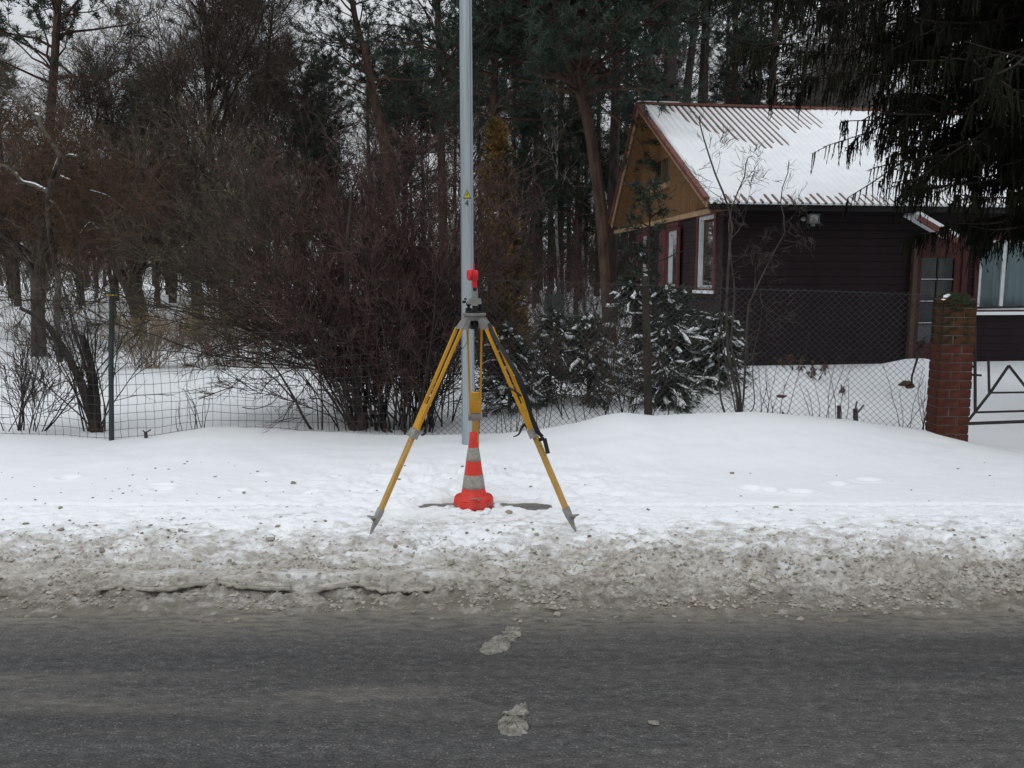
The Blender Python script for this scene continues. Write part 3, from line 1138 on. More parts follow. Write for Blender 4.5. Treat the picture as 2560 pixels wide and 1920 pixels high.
# keep the three sills and heads level
W2 = (W2[0], W2[1], W1[2], min(W2[3], W1[3]))
W3 = (W3[0], W3[1], W1[2], W2[3])
SIDEHOLES = [(w[0] - .01, w[1] + .01, w[2] - .01, w[3] + .01) for w in (W1, W2, W3)]
D0, DZT = pl_v(2300, 612, 0)
D1, _ = pl_v(2408, 612, 0)
B0, BZT = pl_v(2449, 600, 0)
_, BZB = pl_v(2500, 775, 0)
B1 = B0 + 2.0
DOORHOLES = [(D0 - .02, D1 + .02, -.3, DZT + .02), (B0 - .01, B1 + .01, BZB - .01, BZT + .01)]
wall_boards()
G = Geo()
G.box((.06, 2.2, -.3), (U1 - .3, 2.3, ZE - .1))
G.box((2.2, .06, -.3), (2.3, WV, ZE - .1))
G.build('inner_wall', 'room_dark', HOUSE)
G = Geo()
G.box((U1 - .34, 0.0, -.3), (U1 - .3, WV, ZE - .12))
G.box((.03, WV - .04, -.3), (U1 - .34, WV, ZE - .12))
G.box((-.02, -.024, -.25), (.035, .0, ZE - .14))
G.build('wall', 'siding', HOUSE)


def plank_run(pts2d, tomap, width, mtl, name, gap=.006, th=.02, off=(0, 0, 0)):
    """vertical boards filling a polygon given as [(a, lo, hi)] : a along, height lo..hi"""
    a0, a1 = pts2d[0][0], pts2d[-1][0]
    A = [p[0] for p in pts2d]
    n = max(1, round((a1 - a0) / width))
    w = (a1 - a0) / n
    rng = np.random.default_rng(n)
    for i in range(n):
        s, e = a0 + i * w + gap / 2, a0 + (i + 1) * w - gap / 2
        lo = [np.interp(x, A, [p[1] for p in pts2d]) for x in (s, e)]
        hi = [np.interp(x, A, [p[2] for p in pts2d]) for x in (s, e)]
        if hi[0] - lo[0] < .03 and hi[1] - lo[1] < .03:
            continue
        q = [tomap(s, lo[0]), tomap(e, lo[1]), tomap(e, hi[1]), tomap(s, hi[0])]
        G = Geo()
        slab_poly(G, q, th + rng.uniform(-.003, .003), off)
        o = G.build(name, mtl, HOUSE)


# boarded gable, split by the attic window
AW0, AZT = pl_u(1676, 385, UG)
AW1, _ = pl_u(1641, 385, UG)
_, AZB = pl_u(1655, 462, UG)
AZB2 = AZB
zb = ZE + .0
vs = sorted(set([.02, AW0, AW1, VR, WV + .35]))
roof_in = .09


def gtop(v):
    return roof_z(v, roof_in)


gm = lambda v, z: np.array([UG, v, z])
zbase = ZE - .10
plank_run([(v, zbase, gtop(v)) for v in np.linspace(-.25, AW0, 6)], gm, .125, 'pine_board', 'board', off=(-1, 0, 0))
plank_run([(v, zbase, AZB) for v in (AW0, AW1)], gm, .125, 'pine_board', 'board', off=(-1, 0, 0))
plank_run([(v, AZT, max(AZT, gtop(v))) for v in np.linspace(AW0, AW1, 5)], gm, .125, 'pine_board', 'board', off=(-1, 0, 0))
vv = sorted(list(np.linspace(AW1, VF - .1, 9)) + [VR])
plank_run([(v, min(zbase, gtop(v) - .01), gtop(v)) for v in vv], gm, .125, 'pine_board', 'board', off=(-1, 0, 0))
G = Geo()
G.box((UG + .03, AW0, AZB), (UG + .05, AW1, AZT))
G.build('attic_dark_panel', 'room_dark', HOUSE)  # solid panel closing the window, shade of the attic put into its colour
G = Geo()
mid = (AW0 + AW1) / 2
for a, b in ((AW0, AW0 + .05), (mid - .02, mid + .02), (AW1 - .05, AW1)):
    G.box((UG - .03, a, AZB), (UG + .03, b, AZT))
G.box((UG - .035, AW0, AZT - .06), (UG + .025, AW1, AZT))
aw = G.build('attic_window', 'pine_board', HOUSE)
G = Geo()
G.box((UG - .12, AW0 - .15, AZB - .12), (UG - .024, AW1 + .15, AZB))
G.build('sill', 'trim_pale', HOUSE)
G = Geo()
G.box((U0 + .02, VE + .06, ZE - .17), (U0 + .07, VF - .12, ZE - .085))
G.build('beam', 'trim_pale', HOUSE)
# soffit boards under the overhanging roof (both slopes), running up the slope
for k in range(2):
    a, b = U0 + .03 + k * .5 * (UG - U0 - .03), U0 + .03 + (k + 1) * .5 * (UG - U0 - .03) - .008
    for (va, za, vb, zb_) in ((VE + .05, roof_z(VE + .05, .055), VR, ZR - .055), (VR, ZR - .055, VF - .05, roof_z(VF - .05, .055))):
        G = Geo()
        slab_poly(G, [(a, va, za), (b, va, za), (b, vb, zb_), (a, vb, zb_)], .016, (0, 0, -1))
        G.build('soffit_board', 'pine_board', HOUSE)

# bargeboards
G = Geo()
G.bar((U0 - .015, VE, ZE + .0), (U0 - .015, VR, ZR + .0), .03, .15)
G.build('bargeboard', 'trim_pale', HOUSE)
G = Geo()
G.bar((U0 - .04, VE - .02, ZE + .07), (U0 - .04, VR, ZR + .07), .10, .07)
G.build('verge_flashing', 'trim_red', HOUSE)
G = Geo()
G.bar((U0 - .015, VR, ZR), (U0 - .015, VF, ZF), .03, .17)
G.build('bargeboard', 'trim_pale', HOUSE)
G = Geo()
G.bar((U0 - .04, VR, ZR + .07), (U0 - .04, VF, ZF + .07), .10, .05)
G.build('verge_flashing', 'trim_red', HOUSE)

# ribbed metal roof and the snow on it
PITCH_R = .148
RIB = .034


def rib(u):
    p = np.abs(((u / PITCH_R) % 1.0) - .5) * 2     # 0 at rib centre
    return RIB * (1 - smooth(.30, .55, p))


nu = int((U1 - U0) / PITCH_R * 10)
us = np.linspace(U0, U1, nu)
ts = np.linspace(0, 1, 3)
Uu, Tt = np.meshgrid(us, ts)
P = np.stack([Uu, VR + SL[1] * Tt * 1.012, ZR + SL[2] * Tt * 1.012], -1) + SN[None, None] * (.03 + rib(Uu))[..., None]
i = np.arange(len(ts) - 1)[:, None] * nu
j = np.arange(nu - 1)[None]
G = Geo()
G.add(P.reshape(-1, 3), np.stack([i + j, i + j + 1, i + nu + j + 1, i + nu + j], -1).reshape(-1, 4))
slab_poly(G, [(U0 + .01, VR, ZR - .0), (U0 + .01, VE, ZE - .0), (U1, VE, ZE), (U1, VR, ZR)], .03, SN * .9)
slab_poly(G, [(U0, VR, ZR), (U0, VF, ZF), (U1, VF, ZF), (U1, VR, ZR)], .05, SNB)
roof = G.build('roof', 'roof', HOUSE)
ts = np.concatenate([np.linspace(.004, .55, 60), np.linspace(.56, .9, 20), np.linspace(.905, 1.0, 26)])
nu2 = nu
Uu, Tt = np.meshgrid(us, ts)
ud = Uu - U0
tmax = np.interp(ud, [0, .25, .5, 1.0, 1.5, 2.0, 2.6, 2.75, 3.6, 3.95, 4.0, 20], [-.1, .02, .10, .27, .42, .53, .44, .30, .26, .25, -.1, -.1])
ribid = np.floor(Uu / PITCH_R)
tmax = tmax + .10 * (_hash(ribid, ribid * 0, 61) - .5) * (tmax > 0)
E1 = smooth(0, .05, tmax - Tt)
te = .955 - .045 * _hash(ribid, ribid * 0, 63) - .02 * smooth(1.2, 3.0, ud)
E2 = smooth(te, te + .05, Tt) * smooth(.1, .4, ud)
E1 = np.where(_hash(ribid, ribid * 0, 66) < .04, 0, E1)
Ex = np.maximum(E1, E2)
ragged = .004 * fbm(Uu * 14, Tt * 50, 62, 3)
inrib = smooth(.44, .28, np.abs(((Uu / PITCH_R) % 1.0) - .5) * 2)
lvl = .03 + RIB + .010 + .006 * fbm(Uu * 1.2, Tt * 3, 64, 3) + ragged + .35 * (rib(Uu) - RIB * .5)
lvl = lvl - Ex * inrib * .050 - Ex * .003
edge = smooth(0, .06, Uu - U0 - .03 - .02 * vnoise(Tt * 40, Uu * 0, 65))
lvl = lvl * edge + (1 - edge) * .045
lvl = np.where((ud < .14) & (ud > .03), lvl + .03, lvl)
P = np.stack([Uu, VR + SL[1] * Tt * 1.015, ZR + SL[2] * Tt * 1.015], -1) + SN[None, None] * lvl[..., None]
i = np.arange(len(ts) - 1)[:, None] * nu2
j = np.arange(nu2 - 1)[None]
G = Geo()
G.add(P.reshape(-1, 3), np.stack([i + j, i + j + 1, i + nu2 + j + 1, i + nu2 + j], -1).reshape(-1, 4))
# front lip of the snow
lip = P[-1].copy()
lo = lip - SN[None] * (np.maximum(lvl[-1] - .03 - rib(us) + .003, .0))[:, None]
k = np.arange(nu2 - 1)
G.add(np.vstack([lip, lo]), np.stack([k, k + 1, nu2 + k + 1, nu2 + k], -1))
G.build('roof_snow', 'snow', HOUSE, True)
G = Geo()
for k in range(int((U1 - U0) / .9)):
    a = U0 + .5 + k * .9
    G.tube([(a, VR - .09, ZR - .0), (a, VR, ZR + .085), (a, VR + .09, ZR)], .02, 4)
G.bar((U0 + .0, VR - .02, ZR + .075), (U1, VR - .02, ZR + .075), .17, .05)
G.build('ridge_cap', 'trim_red', HOUSE)
G = Geo()
G.bar((U0 - .05, VR - .02, ZR + .112), (U0 + .95, VR - .02, ZR + .112), .13, .03)
G.build('ridge_snow', 'snow', HOUSE)
G = Geo()
G.box((U0 + .02, VE + .0, ZE - .11), (U1, VE + .028, ZE + .0))
G.build('fascia', 'gutter', HOUSE)
G = Geo()
slab_poly(G, [(.0, VE + .03, ZE - .10), (U1, VE + .03, ZE - .10), (U1, -.0, ZE - .06), (.0, 0, ZE - .06)], .02, (0, 0, -1))
G.build('soffit', 'siding', HOUSE)


def frame_ring(G, a0, a1, z0, z1, w, fn, d0, d1):
    """rectangular frame; fn(a, z, d) -> point; d0..d1 depth"""
    def bx(aa, ab, za, zb):
        P = [fn(a, z, d) for d in (d0, d1) for z in (za, zb) for a in (aa, ab)]
        G.add(P, [(0, 1, 3, 2), (4, 6, 7, 5), (0, 4, 5, 1), (2, 3, 7, 6), (0, 2, 6, 4), (1, 5, 7, 3)])
    bx(a0, a0 + w, z0, z1)
    bx(a1 - w, a1, z0, z1)
    bx(a0 + w, a1 - w, z0, z0 + w)
    bx(a0 + w, a1 - w, z1 - w, z1)


side = lambda a, z, d: (d, a, z)
front = lambda a, z, d: (a, d, z)


def rect(G, a0, a1, z0, z1, fn, d0, d1):
    P = [fn(a, z, d) for d in (d0, d1) for z in (z0, z1) for a in (a0, a1)]
    G.add(P, [(0, 1, 3, 2), (4, 6, 7, 5), (0, 4, 5, 1), (2, 3, 7, 6), (0, 2, 6, 4), (1, 5, 7, 3)])


def window(w, fn, casing, sash, label=None, shutters=False, cas_w=.09, mull=None, curtain='curtain', snow_sill=True):
    a0, a1, z0, z1 = w
    G = Geo()
    frame_ring(G, a0 - cas_w, a1 + cas_w, z0 - cas_w, z1 + cas_w, cas_w, fn, -.055, .0)
    rect(G, a0 - cas_w - .03, a1 + cas_w + .03, z1 + cas_w, z1 + cas_w + .07, fn, -.075, .0)
    win = G.build('window', casing, HOUSE, label=label)
    G = Geo()
    frame_ring(G, a0 + .002, a1 - .002, z0 + .002, z1 - .002, .065, fn, -.03, .03)
    if mull:
        rect(G, mull - .035, mull + .035, z0 + .067, z1 - .067, fn, -.025, .028)
    zc = z0 + (z1 - z0) * .62
    G.build('sash', sash, win)
    G = Geo()
    P = [fn(a, z, .008) for z in (z0 + .06, z1 - .06) for a in (a0 + .06, a1 - .06)]
    G.add(P, [(0, 1, 3, 2)])
    G.build('pane', 'glass', win)
    G = Geo()
    n = 24
    for kk in range(n):
        f0, f1 = a0 + (a1 - a0) * kk / n, a0 + (a1 - a0) * (kk + 1) / n
        da, db = .22 + .03 * (kk % 2), .22 + .03 * ((kk + 1) % 2)
        G.add([fn(f0, z0, da), fn(f1, z0, db), fn(f1, z1, db), fn(f0, z1, da)], [(0, 1, 2, 3)])
    G.build('curtain', curtain, win)
    if snow_sill:
        G = Geo()
        rect(G, a0 - cas_w, a1 + cas_w, z0 - cas_w + .0, z0 - cas_w + .06, fn, -.10, -.056)
        G.build('sill_snow', 'snow', win)
    return win


window(W1, side, 'frame_red', 'white_paint', 'window with white sash nearest the house corner, no shutters')
for w, lab in ((W2, 'window between open red panelled shutters'), (W3, 'farthest side window with red shutters, half hidden by a dark shrub')):
    win = window(w, side, 'frame_red', 'white_paint', lab)
    sw = min(.30, (w[1] - w[0]) * .4)
    for s in (-1, 1):
        hinge = w[0] - .10 if s < 0 else w[1] + .10
        G = Geo()
        zc = (w[2] + w[3]) / 2
        # near leaf folded back, far leaf standing out from the wall
        ang = R(8) if s < 0 else R(14)
        ca, sa = math.cos(ang), math.sin(ang)

        def leaf(a, z, d, hinge=hinge, s=s, ca=ca, sa=sa):
            return (-.06 - a * sa + d * ca * .0 - d * ca, hinge + s * a * ca + d * sa * .3, z)
        frame_ring(G, 0, sw, w[2], zc, .08, leaf, -.01, .03)
        frame_ring(G, 0, sw, zc, w[3] + .05, .08, leaf, -.01, .03)
        rect(G, .07, sw - .07, w[2] + .07, w[3] - .03, leaf, .0, .015)
        G.build('shutter', 'frame_red', win)

# door with a four-pane upper light, brown post beside it
G = Geo()
frame_ring(G, D0 - .10, D1 + .10, -.25, DZT + .10, .12, front, -.05, .02)
rect(G, D0 - .13, D1 + .13, DZT + .10, DZT + .17, front, -.07, .02)
door = G.build('door_frame', 'door_red', HOUSE)
zl = pl_v(2300, 858, 0)[1]
za, zb2 = pl_v(2340, 645, 0)[1], pl_v(2340, 700, 0)[1]
G = Geo()
rect(G, D0, D0 + .05, -.2, DZT, front, -.02, .03)
rect(G, D1 - .16, D1, -.2, DZT, front, -.02, .03)
rect(G, D0 + .05, D1 - .16, za, DZT, front, -.02, .03)
rect(G, D0 + .05, D1 - .16, -.2, zl, front, -.02, .03)
dl = G.build('door', 'door_red', HOUSE)
G = Geo()
dm = (D0 + .05 + D1 - .16) / 2
zz = za
zs = [za - (za - zb2) * k for k in (1, 2, 3)]
for z in zs:
    rect(G, D0 + .05, D1 - .16, z - .012, z + .012, front, -.012, .02)
rect(G, dm - .012, dm + .012, zl, za, front, -.014, .018)
G.build('glazing_bar', 'gutter', dl)
G = Geo()
for z in zs:
    rect(G, D0 + .06, D1 - .17, z + .012, z + .020, front, -.012, .012)
G.build('bar_snow', 'snow', dl)
G = Geo()
for r_ in range(4):
    z1 = [za] + zs
    z0 = zs + [zl]
    for c0, c1 in ((D0 + .05, dm), (dm, D1 - .16)):
        G2 = Geo()
        G2.add([(c0, .008, z0[r_]), (c1, .008, z0[r_]), (c1, .008, z1[r_]), (c0, .008, z1[r_])], [(0, 1, 2, 3)])
        G2.build('pane', 'glass', dl)
G = Geo()
rect(G, D0, D1, -.2, DZT, front, .2, .22)
G.build('curtain', 'curtain', dl)
PP0, _ = pl_v(2276, 700, -.06)
G = Geo()
G.box((PP0, -.13, -.25), (PP0 + .09, -.04, DZT + .12))
G.build('post', 'door_brown', HOUSE)
wb = window((B0, B1, BZB, BZT), front, 'door_red', 'white_paint', 'wide front window with pale blue curtain right of the door', mull=pl_v(2505, 700, 0)[0], curtain='curtain_blue')
# floodlight with a motion sensor beside it
fu, fz = pl_v(2032, 547, -.06)
G = Geo()
frame_ring(G, fu - .105, fu + .105, fz - .085, fz + .085, .02, front, -.12, -.04)
rect(G, fu - .085, fu + .085, fz - .065, fz + .065, front, -.07, -.05)
G.box((fu - .03, -.09, fz - .135), (fu + .03, -.02, fz - .085))
fl = G.build('floodlight', 'lamp_grey', HOUSE)
G = Geo()
rect(G, fu - .083, fu + .083, fz - .063, fz + .063, front, -.105, -.10)
G.build('lens', 'white_paint', fl)
G = Geo()
G.add([(fu - .06, -.108, fz - .055), (fu + .06, -.108, fz - .055), (fu, -.112, fz + .02)], [(0, 1, 2)])
G.build('reflector', 'steel', fl)
su, sz = pl_v(2008, 547, -.03)
G = Geo()
G.blobs([(0, 0, 0)], .001, rng)
G = Geo()
G.lathe([(.001, -.05), (.035, -.045), (.05, -.02), (.05, .0)], (0, 0, 0), 12)
m = Matrix.Rotation(-math.pi / 2, 4, 'X')
so = G.build('motion_sensor', 'steel', HOUSE, True)
so.rotation_euler = (-math.pi / 2, 0, 0)
so.location = (su, -.03, sz)
# low roof edge of the porch showing snow through the spruce
pu0, pz0 = pl_v(2296, 545, -.5)
pu1, pz1 = pl_v(2350, 578, -.5)
G = Geo()
G.bar((pu0, -.5, pz0), (pu1 + .35, -.5, pz1 - .17), .05, .09)
G.build('porch_bargeboard', 'trim_red', HOUSE)
G = Geo()
slab_poly(G, [(pu0, -.52, pz0 + .06), (pu1 + .35, -.52, pz1 - .11), (pu1 + .35, -.03, pz1 - .11), (pu0, -.03, pz0 + .06)], .06, (0.4, 0, .9))
G.build('porch_snow', 'snow', HOUSE)

# ------------------------------------------------------------------ street pole with its plate and number
pb = at(1171.5, 1112, 7.75)
PT = thing('lamp_pole', 'tall galvanised street pole with a yellow warning triangle and a black 4', 'pole', (pb[0], pb[1], 0))
PR0 = 16.2 / F * 7.75 * 1.015
G = Geo()
zt = 8.0
prof = [(-.3, PR0 * 1.04), (.15, PR0 * 1.03), (1.2, PR0 * .985), (3.4, PR0 * .94), (zt, PR0 * .70)]
G.tube([(0, 0, z) for z, r in prof], [r for z, r in prof], 12)
G.build('shaft', 'galv', PT)
G = Geo()
G.tube([(PR0 * .78, -PR0 * .55, z) for z in (-.2, 1.2, 3.4, 7.6)], [.006, .006, .0055, .004], 5)
G.build('seam', 'galv', PT)


def wrap_on_pole(polys, mtl, name, zc, xc, parent, off, res=.006):
    """flat outlines (x, z) bent round the pole"""
    import bmesh
    bm = bmesh.new()
    for poly in polys:
        bm.faces.new([bm.verts.new((x, 0, z)) for x, z in poly])
    for i in range(-12, 13):
        bmesh.ops.bisect_plane(bm, geom=bm.verts[:] + bm.edges[:] + bm.faces[:], plane_co=(i * res, 0, 0), plane_no=(1, 0, 0))
    rr = np.interp(zc, [p[0] for p in prof], [p[1] for p in prof]) + off
    face = math.atan2(-pb[0], pb[1])
    for v in bm.verts:
        a = (v.co.x + xc) / rr + face
        z = v.co.z + zc
        v.co = (rr * math.sin(a), -rr * math.cos(a), z)
    me = bpy.data.meshes.new(name)
    bm.to_mesh(me)
    bm.free()
    me.materials.append(M[mtl])
    return link(name, me, parent)


SPX = 7.69 / F
tz = at(1172, 486, 7.69)[2]
tri = lambda s, h, dz=0: [(-s, dz - h * .45), (s, dz - h * .45), (0, dz + h * .55)]
sg = wrap_on_pole([tri(10.4 * SPX, 21.5 * SPX)], 'ink', 'warning_sign', tz, .0015, PT, .0035)
wrap_on_pole([tri(8.0 * SPX, 16.8 * SPX, -.001)], 'sign_yellow', 'warning_face', tz, .0015, sg, .0050)
b = SPX
wrap_on_pole([[(1.2 * b, 5 * b), (-2.2 * b, -.8 * b), (-.2 * b, -.8 * b), (-1.6 * b, -5.4 * b), (2.2 * b, .8 * b), (.3 * b, .8 * b), (2.6 * b, 5 * b)]], 'ink', 'lightning_bolt', tz, .0015, sg, .0062)
nz = at(1172, 508, 7.69)[2]
s = SPX
four = [[(.6 * s, 6.5 * s), (2.6 * s, 6.5 * s), (-3.0 * s, -.9 * s), (-5.0 * s, -2.6 * s), (-5.0 * s, -.9 * s)],
        [(-5.0 * s, -2.7 * s), (4.4 * s, -2.7 * s), (4.4 * s, -.9 * s), (-5.0 * s, -.9 * s)],
        [(.8 * s, -6.5 * s), (2.7 * s, -6.5 * s), (2.7 * s, 6.5 * s), (.8 * s, 6.5 * s)]]
wrap_on_pole(four[:1], 'ink', 'number', nz, .0, PT, .0036)
wrap_on_pole(four[1:2], 'ink', 'number', nz, .0, PT, .0041)
wrap_on_pole(four[2:], 'ink', 'number', nz, .0, PT, .0046)

# ------------------------------------------------------------------ survey tripod
FT = [atz(927, 1332, .085), atz(1439, 1328, .085), None]
hx = at(1186, 780, 5.33)[0]
FT[2] = np.array([hx - .03, 6.08, .10])
HD = at(1186, 782, 5.33)                      # top of the tripod plate
TR = thing('survey_tripod', 'yellow wooden survey tripod standing in the snow around the traffic cone', 'tripod', (HD[0], HD[1], .09))
OFF = -np.array([HD[0], HD[1], .09])


def T(p):
    return np.asarray(p, float) + OFF


pxm = 5.3 / F
G = Geo()
hz = HD[2]
c = np.array([HD[0], HD[1], 0])
G.lathe([(.0, hz), (.062, hz), (.074, hz - .004), (.076, hz - .016), (.066, hz - .020), (.06, hz - .04), (.035, hz - .05), (.0, hz - .05)], T(c), 28)
G.build('head_plate', 'cast', TR, False)
G = Geo()
G.lathe([(.0, hz - .05), (.026, hz - .05), (.026, hz - .105), (.0, hz - .105)], T(c), 16)
G.build('centre_screw', 'black', TR, True)
for li, ft in enumerate(FT):
    dirh = ft - HD
    dirh[2] = 0
    dirh /= np.linalg.norm(dirh)
    side_ = np.array([-dirh[1], dirh[0], 0])
    hinge = c + dirh * .085 + np.array([0, 0, hz - .055])
    # cast bracket of the head
    G = Geo()
    G.poly
    b0 = c + np.array([0, 0, hz - .02])
    q = [b0 + dirh * .03 - side_ * .030, b0 + dirh * .062 - side_ * .034 + [0, 0, -.005], hinge + dirh * .030 - side_ * .056 + [0, 0, -.045], hinge - dirh * .015 - side_ * .052 + [0, 0, -.05]]
    q2 = [p_ + side_ * 2 * np.dot(side_, b0 - p_) for p_ in q]
    V = np.array([T(p_) for p_ in q] + [T(p_) for p_ in q2])
    G.add(V, [(0, 1, 2, 3), (4, 7, 6, 5), (0, 4, 5, 1), (1, 5, 6, 2), (2, 6, 7, 3), (3, 7, 4, 0)])
    G.build('bracket', 'cast', TR)
    foot = ft.copy()
    ax = foot - hinge
    ln = np.linalg.norm(ax)
    ax /= ln
    nrm_ = np.cross(ax, side_)
    # where along the leg things sit (0 = hinge, 1 = foot point)
    f_block0, f_clamp, f_clamp2, f_low = .395, .515, .555, .905
    pt = lambda f, s=0.0, n=0.0: T(hinge + ax * ln * f + side_ * s + nrm_ * n)
    w_top, w_bot = .042, .0355
    G = Geo()
    for sgn in (-1, 1):
        G.bar(pt(.03, sgn * (w_top + .004)), pt(f_clamp, sgn * w_bot), .0145, .0185, up=nrm_)
    leg = G.build('leg', 'tripod_yellow', TR)
    G = Geo()
    G.bar(pt(f_block0), pt(f_clamp - .002), .0565, .0175, up=nrm_)
    G.build('block', 'tripod_yellow', leg)
    G = Geo()
    G.cyl(pt(f_block0 + .035, 0, -.0125), pt(f_block0 + .035, 0, .0125), .006, S=10)
    G.build('bolt', 'steel', leg)
    G = Geo()
    G.bar(pt(f_clamp), pt(f_clamp2), .099, .034, up=nrm_)
    G.build('clamp', 'steel', leg)
    G = Geo()
    G.bar(pt(f_clamp2), pt(f_low), .050, .022, up=nrm_)
    G.build('lower_section', 'tripod_wood', leg)
    G = Geo()
    a_, b_ = pt(f_low - .012), pt(1.0)
    V = []
    for f, hw, hn in ((f_low - .016, .028, .016), (f_low + .02, .026, .014), (.985, .010, .007), (1.012, .003, .003)):
        for sx, nx in ((-1, -1), (1, -1), (1, 1), (-1, 1)):
            V.append(pt(f, sx * hw, nx * hn))
    fc = [(0, 1, 2, 3), (12, 15, 14, 13)]
    for r_ in range(3):
        for k in range(4):
            fc.append((r_ * 4 + k, r_ * 4 + (k + 1) % 4, r_ * 4 + 4 + (k + 1) % 4, r_ * 4 + 4 + k))
    G.add(V, fc)
    # tread plate for the boot
    q0 = hinge + ax * ln * (f_low + .022)
    e1 = dirh * .062 + np.array([0, 0, .016])
    V = [T(q0 - side_ * .020), T(q0 + side_ * .020), T(q0 + side_ * .016 + e1), T(q0 - side_ * .016 + e1)]
    slab_poly(G, V, .008, (0, 0, -1))
    V = [T(q0 - side_ * .003 - [0, 0, .006]), T(q0 - side_ * .003 + e1 * .85 - [0, 0, .006]), T(q0 - side_ * .003 + ax * .045)]
    slab_poly(G, V, .006, side_)
    G.build('spike_foot', 'steel', leg)
    # faint worn stamp along the lower section
    if li < 2:
        G = Geo()
        fs = np.linspace(f_clamp2 + .018, f_clamp2 + .085, 6)
        rngl = np.random.default_rng(4 + li)
        vis = -1 if np.dot(nrm_, [0, -1, 0]) < 0 else 1
        for f in fs:
            for k in range(3):
                a0 = rngl.uniform(-.012, .0, 2)
                df = rngl.uniform(-.004, .004)
                G.bar(pt(f + df, a0[0], vis * .0114), pt(f - df + .003, a0[0] + .008 * (1 if k else -.4), vis * .0114), .0016, .0009, up=nrm_)
        G.build('stamp', 'gate', leg)
    # wing lever of the clamp
    G = Geo()
    if li == 0:
        q = [at(1053, 1088, 5.2), at(1060, 1086, 5.2), at(1064, 1081, 5.19)]
        G.tube([T(p_) for p_ in spline(q, 8)], [.006] * 8, 8)
    elif li == 1:
        q = [at(1310, 1062, 5.21), at(1303, 1072, 5.2), at(1299, 1082, 5.19), at(1292, 1089, 5.18), at(1283, 1091.5, 5.18)]
        G.tube([T(p_) for p_ in spline(q, 14)], np.linspace(.011, .003, 14), 8)
        G.cyl(T(at(1310, 1060, 5.22)), T(at(1322, 1072, 5.24)), .008)
    else:
        G.cyl(pt(f_clamp + .02, -.05), pt(f_clamp + .02, -.085), .007)
    G.build('lever', 'black' if li != 1 else 'gate', leg)
# carrying strap with its buckle on the right leg
G = Geo()
sp_ = spline([at(1222, 808, 5.27), at(1236, 840, 5.22), at(1262, 885, 5.16), at(1286, 925, 5.12), at(1306, 965, 5.10), at(1318, 1005, 5.10), at(1330, 1045, 5.10), at(1345, 1082, 5.09)], 40)
wd = np.interp(np.linspace(0, 1, 40), [0, .2, .6, .8, 1], [.020, .022, .031, .022, .030])
V, f = [], []
for k, p_ in enumerate(sp_):
    for dx, dy in ((-.5, -.004), (.5, -.004), (.5, .004), (-.5, .004)):
        V.append(T(p_ + np.array([dx * wd[k], dy, dx * wd[k] * .45])))
for k in range(39):
    for e in range(4):
        f.append((k * 4 + e, k * 4 + (e + 1) % 4, k * 4 + 4 + (e + 1) % 4, k * 4 + 4 + e))
G.add(V, f + [(0, 3, 2, 1), (156, 157, 158, 159)])
strap = G.build('strap', 'black', TR)
G = Geo()
q = [at(1347, 1100, 5.07), at(1361, 1096, 5.07), at(1366, 1112, 5.06), at(1370, 1134, 5.05)]
G.bar(T(q[0]), T(q[1]), .026, .018)
G.bar(T(q[1]), T(q[3]), .026, .02, up=(0, 1, 0))
G.bar(T(at(1343, 1078, 5.08)), T(at(1356, 1092, 5.08)), .022, .012, up=(0, 1, 0))
G.build('buckle', 'black', strap)
G = Geo()
for (a, b_, c_, d_) in ((1270, 968, 1302, 990),):
    G.tube([T(at(a, b_, 5.07)), T(at((a + c_) / 2, (b_ + d_) / 2 - 2, 5.04)), T(at(c_, d_, 5.08))], [.007] * 3, 6)
G.build('band', 'black', strap)
G = Geo()
G.tube([T(p_) for p_ in spline([at(1165, 812, 5.28), at(1168, 850, 5.25), at(1160, 868, 5.25), at(1152, 872, 5.25)], 14)], [.0018] * 14, 5)
G.build('cord', 'gate', TR)

# ------------------------------------------------------------------ reflector prism on its levelling base, screwed on the tripod head
PZ = HD[2] + .001
PRI = thing('survey_prism', 'red survey reflector on a grey levelling base mounted on the tripod head', 'survey prism', (HD[0], HD[1], PZ))
px_z = lambda py: at(1186, py, 5.33)[2] - PZ
px_x = lambda p_: at(p_, 700, 5.33)[0] - HD[0]
G = Geo()
G.lathe([(.0, .0), (.058, .0), (.060, .004), (.058, .012), (.0, .012)], (0, 0, 0), 24)
G.build('base_plate', 'black', PRI)
for k in range(3):
    a = k * 2.094 + .5
    G = Geo()
    p0 = np.array([.045 * math.cos(a), .045 * math.sin(a), .012])
    G.lathe([(.0, 0), (.019, 0), (.021, .003), (.021, .014), (.019, .017), (.009, .018), (.009, .030), (.016, .034), (.016, .050), (0, .052)], p0, 14)
    G.build('levelling_screw', 'black', PRI)
z1, z2 = .058, px_z(746)
G = Geo()
G.lathe([(.0, z1 - .004), (.044, z1 - .004), (.047, z1), (.046, z1 + .014), (.0, z1 + .014)], (.0, 0, 0), 20)
G.box((-.02, -.064, z1 - .012), (.025, -.045, z1 + .004))
tb = G.build('tribrach', 'pale_cast', PRI)
G = Geo()
G.cyl((-.055, -.02, z1 + .012), (-.072, -.03, z1 + .012), .009, S=10)
G.cyl((-.050, -.03, z1 + .030), (-.060, -.036, z1 + .030), .007, S=10)
G.build('lock_knob', 'black', tb)
G = Geo()
G.lathe([(.0, z1 + .014), (.040, z1 + .014), (.039, z2), (.021, z2), (.0195, z2 + .03), (.0175, px_z(721)), (.0, px_z(721))], (.004, 0, 0), 18)
G.build('carrier', 'pale_cast', PRI)
G = Geo()
G.lathe([(.0, px_z(727)), (.0135, px_z(727)), (.0125, px_z(719)), (.0, px_z(719))], (.004, -.008, 0), 12)
G.build('tilt_screw', 'black', PRI)
xc, zc = px_x(1183), px_z(688)
G = Geo()
hw = .012
